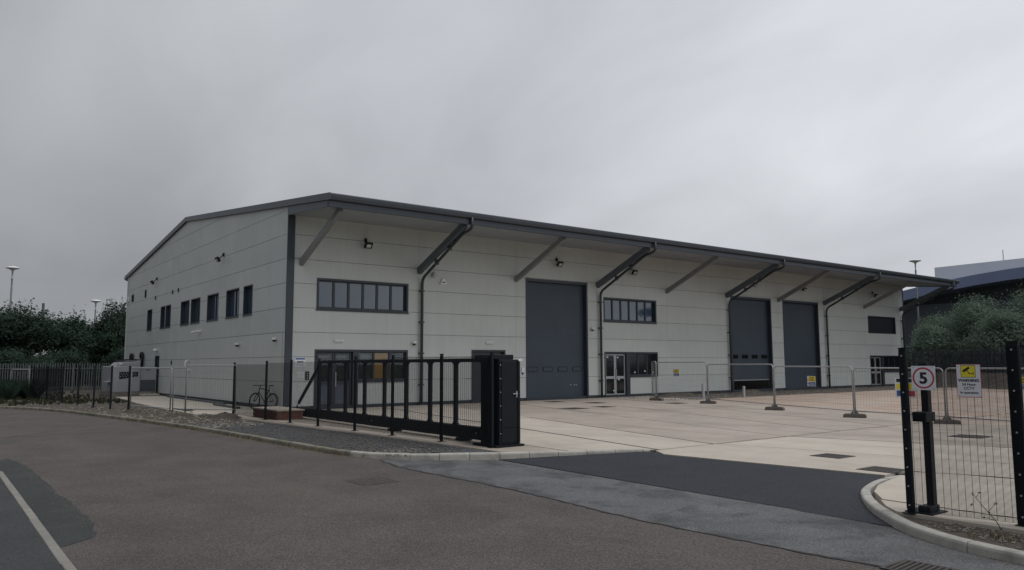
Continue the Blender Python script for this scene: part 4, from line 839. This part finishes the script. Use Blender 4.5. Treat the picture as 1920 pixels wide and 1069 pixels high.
m = MB(); m.add([P(.10, .95)+lat*.075, P(.10, .95)-lat*.075, P(.24, .955)-lat*.035, P(.38, .945)-lat*.018, P(.38, .945)+lat*.018, P(.24, .955)+lat*.035, P(.10, .99)+lat*.06, P(.10, .99)-lat*.06, P(.24, .98)-lat*.03, P(.38, .965)-lat*.012, P(.38, .965)+lat*.012, P(.24, .98)+lat*.03], [(5,4,3,2,1,0), (6,7,8,9,10,11)] + [(i, (i+1)%6, 6+(i+1)%6, 6+i) for i in range(6)]); m.build('saddle', M['blackmat'], bk, bevel=.008)
m = MB(); m.tube([bb-lat*.07, bb+lat*.07], .02, 8); m.tube([bb+lat*.07, bb+lat*.07+Vector((dx.x*.12, dx.y*.12, -.12))], .011, 6); m.tube([bb-lat*.07, bb-lat*.07-Vector((dx.x*.12, dx.y*.12, -.12))], .011, 6)
for k in range(20): a, c = 2*math.pi*k/20, 2*math.pi*(k+1)/20; m.tube([bb+lat*.05+(dx*math.cos(a)+Z*math.sin(a))*.09, bb+lat*.05+(dx*math.cos(c)+Z*math.sin(c))*.09], .006, 4)
m.build('crank', M['galvdark'], bk)

pu = thing('plant_unit', 'grey plant unit with perforated grille and pale lid by the palisade', 'plant unit', (9.9, 52.3, 0))
UX0, UX1, UY0, UY1 = 8.95, 10.45, 50.6, 54.0
MB().box(UX0-.1, UY0-.1, -.02, UX1+.9, UY1+.1, .22).build('plinth', M['rubble'], pu)
MB().box(UX0, UY0, .22, UX1, UY1, 1.75).build('casing', M['unit'], pu, bevel=.03)
MB().ext([(UX0+.35, 1.75), (UX1, 1.75), (UX1-.1, 2.02), (UX0+.6, 2.0)], lambda a, z, d: (a, UY0+.05+d, z), 0, 3.2).build('hood', M['unit'], pu, bevel=.03)
MB().box(UX0+.7, UY0+.2, 2.03, UX1-.2, UY1-.3, 2.12).build('lid', M['silver'], pu, bevel=.02); MB().box(UX0+.6, UY0+.1, 2.121, UX1-.02, UY1-.2, 2.17).build('lid_edge', M['blackmat'], pu)
MB().box(UX0+.28, UY0+.05, 1.752, UX0+.5, UY0+.4, 1.95).build('filter_cap', M['silver'], pu, bevel=.03)
gr_ = MB().ext([(UX0+.35, .98), (UX1-.12, 1.14), (UX1-.12, 1.42), (UX0+.35, 1.42)], lambda a, z, d: (a, UY0-d, z), 0, .012).build('grille', M['blackmat'], pu)
for r_ in range(3):
    for c in range(9):
        x = UX0+.43+.15*c+(.07 if r_ % 2 else 0); z = 1.14+.1*r_ + .0
        if x < UX1-.2: MB().tube([(x, UY0-.018, z), (x, UY0-.012, z)], .028, 6).build('perforation', M['unit'], gr_)
MB().box(UX0-.01, UY0+.1, .5, UX0, UY0+1.5, 1.5).build('side_door', M['unit'], pu); MB().box(UX0+.05, UY0-.012, .25, UX0+.3, UY0, .9).build('access_panel', M['unit'], pu)
MB().box(UX0-.3, UY0+.4, .82, UX0-.01, UY0+1.4, .87).build('side_rail', M['silver'], pu)
MB().box(UX1+.02, UY0+.2, .22, UX1+.95, UY1-.4, 1.70).build('rear_module', M['unit'], pu, bevel=.03); MB().box(UX1+.05, UY0+.185, .25, UX1+.9, UY0+.2, .92).build('radiator', M['trim'], pu)
MB().box(UX1+.35, UY0+.19, 1.5, UX1+.6, UY0+.2, 1.54).build('handle', M['blackmat'], pu)
tag(MB().box(10.4, 50.0, 0, 11.45, 51.95, .09).build('door_step', M['concrete'], bevel=.01), 'low concrete step below the gable service door', 'step')

# ------------------------------------------------------------------ palisade fences
def palisade(P, z0, h_, label, mt, step=.155):
    o = thing('palisade_fence', label, 'fence', (P[0][0], P[0][1], z0))
    pm = None
    for a, c in zip(P[:-1], P[1:]):
        a, c = Vector((a[0], a[1], 0)), Vector((c[0], c[1], 0)); d = (c-a).normalized(); Ln = (c-a).length; nn = Vector((-d.y, d.x, 0))
        for zr in (.35, h_-.38): MB().beam(a+Vector((0,0,z0+zr))+nn*.03, c+Vector((0,0,z0+zr))+nn*.03, .045, .045).build('rail', mt, o)
        k = 0
        while k < Ln+.01:
            p = a+d*k+nn*.1; MB().box(p.x-.05, p.y-.05, z0-.1, p.x+.05, p.y+.05, z0+h_-.15).build('post', mt, o); k += 2.75
        if pm is None:
            m = MB(); w = .028
            m.ext([(-w, .04), (w, .04), (w, h_-.10), (w*.6, h_), (0, h_-.04), (-w*.6, h_), (-w, h_-.10)], lambda u, z, e: (u, e, z), -.010, .010); base_o = m.build('pale', mt, o, raw=True); pm = base_o.data; bpy.data.objects.remove(base_o)
        k = .04; ang = math.atan2(d.y, d.x)
        while k < Ln:
            p = a+d*k-nn*.015; q = bpy.data.objects.new('pale', pm); COL.objects.link(q); q.parent = o; q.location = (p.x-o.location.x, p.y-o.location.y, rnd.uniform(-.015, .015)); q.rotation_euler = (0, rnd.uniform(-.012, .012), ang); k += step
palisade([(10.6, 58.6), (-4.0, 66.5)], 0, 1.98, 'weathered galvanised palisade fence left of the warehouse', M['galvdark'])
palisade([(64.5, 30.5), (47.0, -1.5)], .95, 1.75, 'dark palisade fence on the earth bank right of the yard', M['trim'], step=.15)
# earth bank under the right palisade
b = MB(); n = 40
for i in range(n+1):
    t = i/n; c = Vector((66.0, 33.5)).lerp(Vector((45.0, -6.0)), t); nn = Vector((-.88, .47))
    for w_, z in ((2.3, -.03), (1.5, .35), (.9, .8), (.3, .97), (-1.5, 1.0), (-12, .9), (-60, .9), (-90, -.5)):
        q = c + nn*(w_ + rnd.uniform(-.12, .12)); b.v.append((q.x, q.y, z + (rnd.uniform(-.06, .06) if z > 0 else 0)))
for i in range(n):
    for j in range(7): k = i*8+j; b.f.append((k, k+1, k+9, k+8))
struct(b.build('bank', M['soil'], smooth=True))

# ------------------------------------------------------------------ street lamps
def lamp(x, y, h_, label, z0=0):
    o = thing('street_lamp', label, 'street lamp', (x, y, z0), 'saucer-headed street lamps')
    MB().tube([(x, y, z0), (x, y, h_-1.0)], .10, 10, r1=.075).build('column', M['galvdark'], o, smooth=True)
    MB().lathe([(.085, h_-1.0), (.10, h_-.95), (.055, h_-.9), (.07, h_-.3), (.16, h_-.16)], (x, y, 0), 12).build('neck', M['galv'], o, smooth=True)
    MB().lathe([(.13, h_-.16), (.50, h_-.05), (.56, h_), (.52, h_+.04), (.30, h_+.13), (.05, h_+.17)], (x, y, 0), 24).build('saucer_head', M['white'], o, smooth=True); MB().lathe([(.10, h_-.20), (.2, h_-.18), (.2, h_-.13), (.10, h_-.13)], (x, y, 0), 16).build('lamp_ring', M['lens'], o)
lamp(5.95, 82.0, 10.55, 'saucer-headed street lamp standing above the left hedge'); lamp(14.6, 93.9, 8.75, 'saucer-headed street lamp just clearing the trees beside the gable'); lamp(77.3, 35.75, 11.75, 'saucer-headed street lamp behind the far end of the canopy')
tag(MB().tube([(9.1, 88, 0), (9.1, 88, 7.9)], .12, 8).build('mast', M['galvdark']), 'plain grey mast top showing above the left trees', 'mast')

# ------------------------------------------------------------------ building beyond the trees on the right
fb = thing('far_building', 'grey building with curved blue band behind the right trees', 'building', (112, 40, 0))
MB().box(108.5, -40, 0, 150, 62, 9.6).build('wall', M['fardark'], fb)
MB().ext([(49.0, 9.6), (-40, 9.6), (-40, 15.9), (20, 15.25), (49.0, 14.9)], lambda a, z, d: (111.5+d, a, z), 0, 30).build('upper_wall', M['farwall'], fb)
MB().box(111.3, -40, 15.3, 111.5, 49.1, 15.36).build('coping', M['fardark'], fb) if 0 else None
MB().ext([(62, 9.6), (49.0, 9.6), (49.0, 12.1), (62, 11.7)], lambda a, z, d: (113+d, a, z), 0, 20).build('side_block', M['farwall'], fb)
arc = []
for k in range(31):
    y = 58 - 98*k/30; zt = 13.55 - ((y-30)/28.0)**2*3.5 if y > 30 else 13.55 - ((30-y)/90.0)**2*3
    arc.append((y, zt))
b = MB()
for i in range(30):
    (y0, a0), (y1, a1) = arc[i], arc[i+1]; th = 1.35 if y0 > 38 else 1.15
    b.ext([(y0, a0-th), (y1, a1-th), (y1, a1), (y0, a0)], lambda a, z, d: (106.5+d, a, z), 0, 5.2)
b.build('blue_roof_band', M['blue'], fb)
b = MB()
for i in range(30):
    (y0, a0), (y1, a1) = arc[i], arc[i+1]
    b.ext([(y0, 7.5), (y1, 7.5), (y1, a1-1.15), (y0, a0-1.15)], lambda a, z, d: (110.6+d, a, z), 0, .8)
b.build('glazed_wall', M['fardark'], fb)
for y, z in ((40.5, 15.05), (33.5, 15.1)): MB().tube([(112, y, z-.1), (112, y, z+1.4)], .05, 6).build('aerial', M['galv'], fb)
MB().box(113, 26, 15.2, 118, 34.5, 15.55).build('roof_plant', M['farwall'], fb)

# ------------------------------------------------------------------ trees and plants
def leaves(b, lobes, n, size, r):
    tot = sum(l[3]*l[4]*l[5] for l in lobes)
    for l in lobes:
        k_ = int(n*(l[3]*l[4]*l[5])/tot)
        for _ in range(k_):
            v = Vector((r.gauss(0,1), r.gauss(0,1), r.gauss(0,1))).normalized(); rad = r.random()**.38
            # twig-scale clumping breaks the outline
            rad *= 1 + .34*math.sin(v.x*9+l[0]*3)*math.sin(v.y*8+l[1])*math.sin(v.z*10+l[2]*2) + .16*math.sin(v.x*21+l[1])*math.sin(v.z*19+l[0]) + (r.uniform(-.08, .12) if r.random() < .9 else r.uniform(.06, .20))
            c = Vector((l[0]+v.x*l[3]*rad, l[1]+v.y*l[4]*rad, l[2]+v.z*l[5]*rad))
            if c.z < .2: continue
            nrm = (v + Vector((r.gauss(0,.6), r.gauss(0,.6), r.gauss(.35,.6)))).normalized(); a = nrm.orthogonal().normalized(); a = Matrix.Rotation(r.uniform(0, 6.28), 3, nrm) @ a; c2 = nrm.cross(a); s_ = size*r.uniform(.55, 1.35)
            k0 = len(b.v); b.v += [tuple(c-a*s_), tuple(c-c2*s_*.5+nrm*s_*.12), tuple(c+a*s_), tuple(c+c2*s_*.5+nrm*s_*.12)]; b.f.append((k0, k0+1, k0+2, k0+3))
def tree(x, y, h_, rad, label, lm, seed, n=9000, z0=0, size=.17, low=.25, grp=None, nl=9):
    r = random.Random(seed); o = thing('tree', label, 'tree', (x, y, z0), grp)
    lobes = []
    for k in range(nl):
        a = r.uniform(0, 6.28); d = rad*r.uniform(.15, .68); zz = z0+h_*r.uniform(low+.1, .80); s_ = rad*r.uniform(.36, .60); lobes.append((x+math.cos(a)*d, y+math.sin(a)*d, zz, s_, s_, min(s_*r.uniform(.75, 1.05), (z0+h_-zz))))
    lobes.append((x, y, z0+h_*.62, rad*.55, rad*.55, h_*.36))
    for k in range(nl): 
        a = r.uniform(0, 6.28); d = rad*r.uniform(.3, .95); zz = z0+h_*r.uniform(low, .95-.35*d/rad); s_ = rad*r.uniform(.10, .26); lobes.append((x+math.cos(a)*d, y+math.sin(a)*d, zz, s_, s_, s_*r.uniform(.7, 1.3)))
    t = MB(); t.tube([(x, y, z0-.1), (x+r.uniform(-.1, .1), y, z0+h_*.3), (x+r.uniform(-.3, .3), y+r.uniform(-.3, .3), z0+h_*.7)], h_*.028, 8, r1=h_*.008)
    for l in lobes[:nl]: t.tube([(x, y, z0+h_*r.uniform(.18, .38)), ((x+l[0])/2, (y+l[1])/2, (z0+h_*.35+l[2])/2), (l[0], l[1], l[2]+l[5]*.5)], h_*.012, 5, r1=h_*.003)
    t.build('trunk', M['bark'], o)
    b_ = MB(); leaves(b_, lobes, n, size, r); b_.build('crown', lm, o, recalc=False)
tl = [(6.2, 74.5, 6.9, 3.3, 'broad dark tree behind the palisade below the left street lamp'), (1.8, 73, 5.6, 3.2, 'dark tree at the left picture edge behind the palisade'), (10.2, 75, 6.2, 2.6, 'lower dark tree between the two higher left crowns'), (13.4, 74.5, 7.4, 3.0, 'tall dark tree with gaps of sky beside the gable'), (16.8, 76, 7.0, 3.2, 'dark tree mostly hidden behind the gable end'), (-4, 76, 6.5, 3.6, 'dark tree beyond the left picture edge')]
for i, (x, y, h_, r_, lb) in enumerate(tl): tree(x, y, h_, r_, lb, M['leaf1'], 20+i, n=34000, grp='dark trees left of the warehouse', low=.10, size=.12)
for i, (x, y, h_, r_) in enumerate(((4, 68.5, 2.9, 2.2), (8.5, 68, 3.0, 2.2), (12.5, 67.5, 3.2, 2.2), (-1, 69, 3.2, 2.4))):
    tree(x, y, h_, r_, ('dark hedge shrub behind the left part of the palisade', 'dark hedge shrub behind the middle of the palisade', 'dark hedge shrub filling below the tree beside the gable', 'dark hedge shrub behind the palisade at the left picture edge')[i], M['leaf1'], 50+i, n=16000, grp='hedge shrubs behind the palisade', low=.05, size=.10)
trr = [(71, 21.5, 7.4, 4.2, 'large pale green tree rising before the blue band'), (73, 28.5, 6.7, 3.6, 'green tree right of the far canopy end'), (70.5, 14.5, 6.6, 4.0, 'green tree at the right picture edge'), (79, 33.5, 5.6, 3.0, 'green tree behind the far street lamp'), (75, 9, 6.2, 3.8, 'green tree beyond the right picture edge'), (66.8, 24.3, 4.9, 3.2, 'smaller green tree in front of the two larger right ones'), (66, 17.5, 5.0, 3.4, 'low green tree in front of the large right tree'), (69.5, 31.2, 4.2, 2.4, 'low green tree close behind the building corner')]
for i, (x, y, h_, r_, lb) in enumerate(trr): tree(x, y, h_, r_, lb, M['leaf2'], 70+i, n=40000, z0=.9, grp='green trees right of the yard', low=.06, size=.095, nl=14)
# scrub: weeds and ground cover
def tufts(name, pts, hmin, hmax, m, label, cat, nb=9, w=.02):
    b_ = MB()
    for x, y, z in pts:
        for k in range(nb):
            a = rnd.uniform(0, 6.28); h_ = rnd.uniform(hmin, hmax); ln = rnd.uniform(.2, .8)*h_; bx, by = x+rnd.uniform(-.06, .06), y+rnd.uniform(-.06, .06); ex, ey = bx+math.cos(a)*ln, by+math.sin(a)*ln; pxx, pyy = -math.sin(a)*w, math.cos(a)*w
            k0 = len(b_.v); b_.v += [(bx-pxx, by-pyy, z), (bx+pxx, by+pyy, z), (bx+(ex-bx)*.45+pxx, by+(ey-by)*.45+pyy, z+h_*.7), (ex, ey, z+h_), (bx+(ex-bx)*.45-pxx, by+(ey-by)*.45-pyy, z+h_*.7)]; b_.f.append((k0, k0+1, k0+2, k0+3, k0+4))
    o = b_.build(name, m, kind='stuff', recalc=False); return tag(o, label, cat)
def kx(y):      # kerb x at y on the west kerb
    for i in range(len(KL)-1):
        if KL[i][1] >= y >= KL[i+1][1]: t = (KL[i][1]-y)/(KL[i][1]-KL[i+1][1]); return KL[i][0]+(KL[i+1][0]-KL[i][0])*t
    return 7.3
pts = []
for _ in range(520):
    y = rnd.uniform(42, 60); x = rnd.uniform(kx(min(y, 52.9))+.3, 8.2); pts.append((x, y, -.035))
tufts('weeds', pts, .05, .22, M['leaf3'], 'rough weeds and brambles on the verge before the palisade', 'weeds', nb=10, w=.016)
pts = [(rnd.uniform(2.0, 5.2), rnd.uniform(50, 58), -.035) for _ in range(260)]
tufts('brambles', pts, .3, 1.1, M['leaf1'], 'taller dark brambles at the far left of the verge', 'brambles', nb=22, w=.03)
pts = []
for _ in range(70):
    y = rnd.uniform(14.6, 33); pts.append((kx(y)-.02+rnd.uniform(-.03, .02), y, RZ))
for _ in range(90): y = rnd.uniform(24, 36); pts.append((rnd.uniform(kx(y)+.15, 8.2), y, -.03))
for _ in range(25): pts.append((rnd.uniform(8.8, 9.5), rnd.uniform(.5, 3.8), -.03))
tufts('kerb_weeds', pts, .03, .10, M['dry'], 'sparse dry weeds along the kerb and on the rubble', 'weeds', nb=5, w=.006)

def stones(name, pts, m, label, cat, flat=.65):
    b_ = MB(); F8 = [(0,2,4),(2,1,4),(1,3,4),(3,0,4),(2,0,5),(1,2,5),(3,1,5),(0,3,5)]
    for x, y, z, s_ in pts:
        a = rnd.uniform(0, 6.28); ca, sa = math.cos(a), math.sin(a); q = []
        for (u, v, w_) in ((1,0,0), (-1,0,0), (0,1,0), (0,-1,0), (0,0,1), (0,0,-1)):
            u, v, w_ = u*s_*rnd.uniform(.7, 1.3)+rnd.uniform(-.25, .25)*s_, v*s_*rnd.uniform(.6, 1.1)+rnd.uniform(-.25, .25)*s_, w_*s_*flat*rnd.uniform(.7, 1.2); q.append((x+u*ca-v*sa, y+u*sa+v*ca, z+w_))
        b_.add(q, F8)
    o = b_.build(name, m, kind='stuff', recalc=False); return tag(o, label, cat)
def stripx(y):
    P = [(9.66, 13.1), (9.6, 15.2), (9.50, 17), (9.40, 18.9), (9.14, 20.8), (8.95, 23.4), (8.75, 26.0), (8.6, 30), (8.15, 33)]
    for (a, b0), (c, d) in zip(P[:-1], P[1:]):
        if b0 <= y <= d: return a+(c-a)*(y-b0)/(d-b0)
    return 8.3
gp = []
while len(gp) < 9500:
    y = 13.4 + 12.5*rnd.random()**1.1; x0, x1_ = kx(y)+.16, stripx(y)-.02
    if y < 14.6: x0 = max(x0, 7.4 + (14.6-y)*1.6 + .2)
    if x1_-x0 < .1: continue
    gp.append((rnd.uniform(x0, x1_), y, -.03+rnd.uniform(0, .02), rnd.uniform(.010, .026)))
stones('gravel', gp, M['gravel'], 'dark grey gravel between kerb and mesh fence', 'gravel')
rb = []
for _ in range(1500):
    y = rnd.uniform(23.5, 36); x = rnd.uniform(kx(y)+.2, min(stripx(y), 8.6)-.05); rb.append((x, y, -.02, rnd.uniform(.015, .05) if rnd.random() < .93 else rnd.uniform(.06, .12)))
for _ in range(260): rb.append((7.6+abs(rnd.gauss(0, .55)), 14.55+rnd.gauss(0, .35), -.005, rnd.uniform(.012, .035)))
for _ in range(700): y = rnd.uniform(36, 52); rb.append((rnd.uniform(kx(y)+.2, 8.2), y, -.02, rnd.uniform(.02, .07)))
stones('rubble', rb, M['rubble'], 'pale broken rubble scattered on the verge by the gable', 'rubble')
rb = []
for _ in range(1700): y = rnd.uniform(-4, 4.35); x0 = (KR[8][0] if y > 3.7 else 8.66) + (.18 if y < 3.4 else .32); rb.append((rnd.uniform(min(x0, 9.4), 9.58), y, -.025, rnd.uniform(.008, .028) if rnd.random() < .95 else .045))
stones('verge_stones', rb, M['rubble'], 'loose stones and dirt between the right kerb and fence', 'stones')
rb = []
for _ in range(900): rb.append((rnd.uniform(29.2, 62), rnd.uniform(25.6, 29.6), -.02, rnd.uniform(.03, .10)))
for _ in range(90): rb.append((rnd.uniform(29, 33), rnd.uniform(24.9, 26.3), .0, rnd.uniform(.03, .08)))
stones('strip_rubble', rb, M['rubble'], 'rubble on the bare soil strip along the front wall', 'rubble')
rb = []
for _ in range(1300):
    y = rnd.uniform(13.2, 27); x = kx(y) - abs(rnd.gauss(0, .07)) - .01
    if y < 14.7: continue
    rb.append((x, y, RZ+.003, rnd.uniform(.005, .014)))
for _ in range(500): t = rnd.random(); rb.append((8.36+.2*t*t-.03-abs(rnd.gauss(0, .06)), -2+5.5*t, RZ+.012, rnd.uniform(.004, .011)))
for _ in range(420): rb.append((1.85+rnd.gauss(0, .16), rnd.uniform(8.5, 18), RZ+.004, rnd.uniform(.004, .010)))
stones('gutter_grit', rb, M['dry'], 'brown grit and leaf litter lying along the kerbs', 'grit')
# right verge soil and left mounds
struct(sheet('fence_verge', [(8.5, -13.8), (9.60, -13.8), (9.60, 4.80), (9.35, 4.62), (9.1, 4.3), (8.85, 3.9), (8.65, 3.2), (8.55, 2.2)], -.032, M['soil']))
def mound(x, y, rx, ry, h_, label, m='soil'):
    b_ = MB(); n, k_ = 18, 6; r = random.Random(int(x*100+y))
    for i in range(k_+1):
        t = i/k_
        for j in range(n):
            a = 2*math.pi*j/n; q = 1+r.uniform(-.14, .14); b_.v.append((x+math.cos(a)*rx*(1-t)*q, y+math.sin(a)*ry*(1-t)*q, -.04+h_*(math.sin(t*1.57)**1.3)*(1+r.uniform(-.18, .18))))
    for i in range(k_):
        for j in range(n): b_.f.append((i*n+j, i*n+(j+1)%n, (i+1)*n+(j+1)%n, (i+1)*n+j))
    return tag(b_.build('soil_mound', M[m], smooth=False), label, 'soil mound', 'soil mounds on the verge')
mound(8.35, 27.3, .75, .6, .22, 'low brown soil mound at the foot of the wire panel left of the bicycle'); mound(7.35, 29.5, .8, .5, .12, 'low flat soil mound before the temporary wire panels'); mound(6.6, 33.2, .5, .6, .13, 'small soil mound at the base of the bare post'); mound(8.6, 33.5, .5, 2.5, .06, 'long low soil mound on the apron edge by the gable')
mound(33.0, 28.2, 2.5, .9, .25, 'soil mound on the strip right of the silver-framed doors'); mound(38.2, 27.3, 1.6, .8, .3, 'soil mound before the third downpipe')
# dead plant by the right fence
dp_ = thing('dead_plant', 'thin leafless dead plant leaning by the right fence', 'plant', (9.4, 3.62, 0)); m = MB(); m.tube([(9.30, 3.52, -.03), (9.33, 3.62, .12), (9.36, 3.76, .26), (9.38, 3.85, .36)], .006, 5, r1=.003)
for a, c in (((9.33, 3.62, .12), (9.30, 3.72, .15)), ((9.35, 3.70, .20), (9.35, 3.62, .30)), ((9.36, 3.76, .26), (9.33, 3.86, .26)), ((9.375, 3.83, .33), (9.37, 3.78, .40))): m.tube([a, c], .004, 4, r1=.002)
m.build('stem', M['bark'], dp_)
b = MB()
for c in ((9.30, 3.72, .15), (9.35, 3.62, .30), (9.33, 3.86, .26), (9.37, 3.78, .40), (9.38, 3.86, .37), (9.31, 3.57, .05), (9.36, 3.7, .19)):
    for k in range(4):
        v = Vector((rnd.gauss(0,1), rnd.gauss(0,1), rnd.gauss(0,1))).normalized()*.022; w_ = v.orthogonal().normalized()*.012; c_ = Vector(c); b.add([c_, c_+v*.5+w_, c_+v, c_+v*.5-w_], [(0,1,2,3)])
b.build('dry_leaves', M['bark'], dp_, recalc=False)
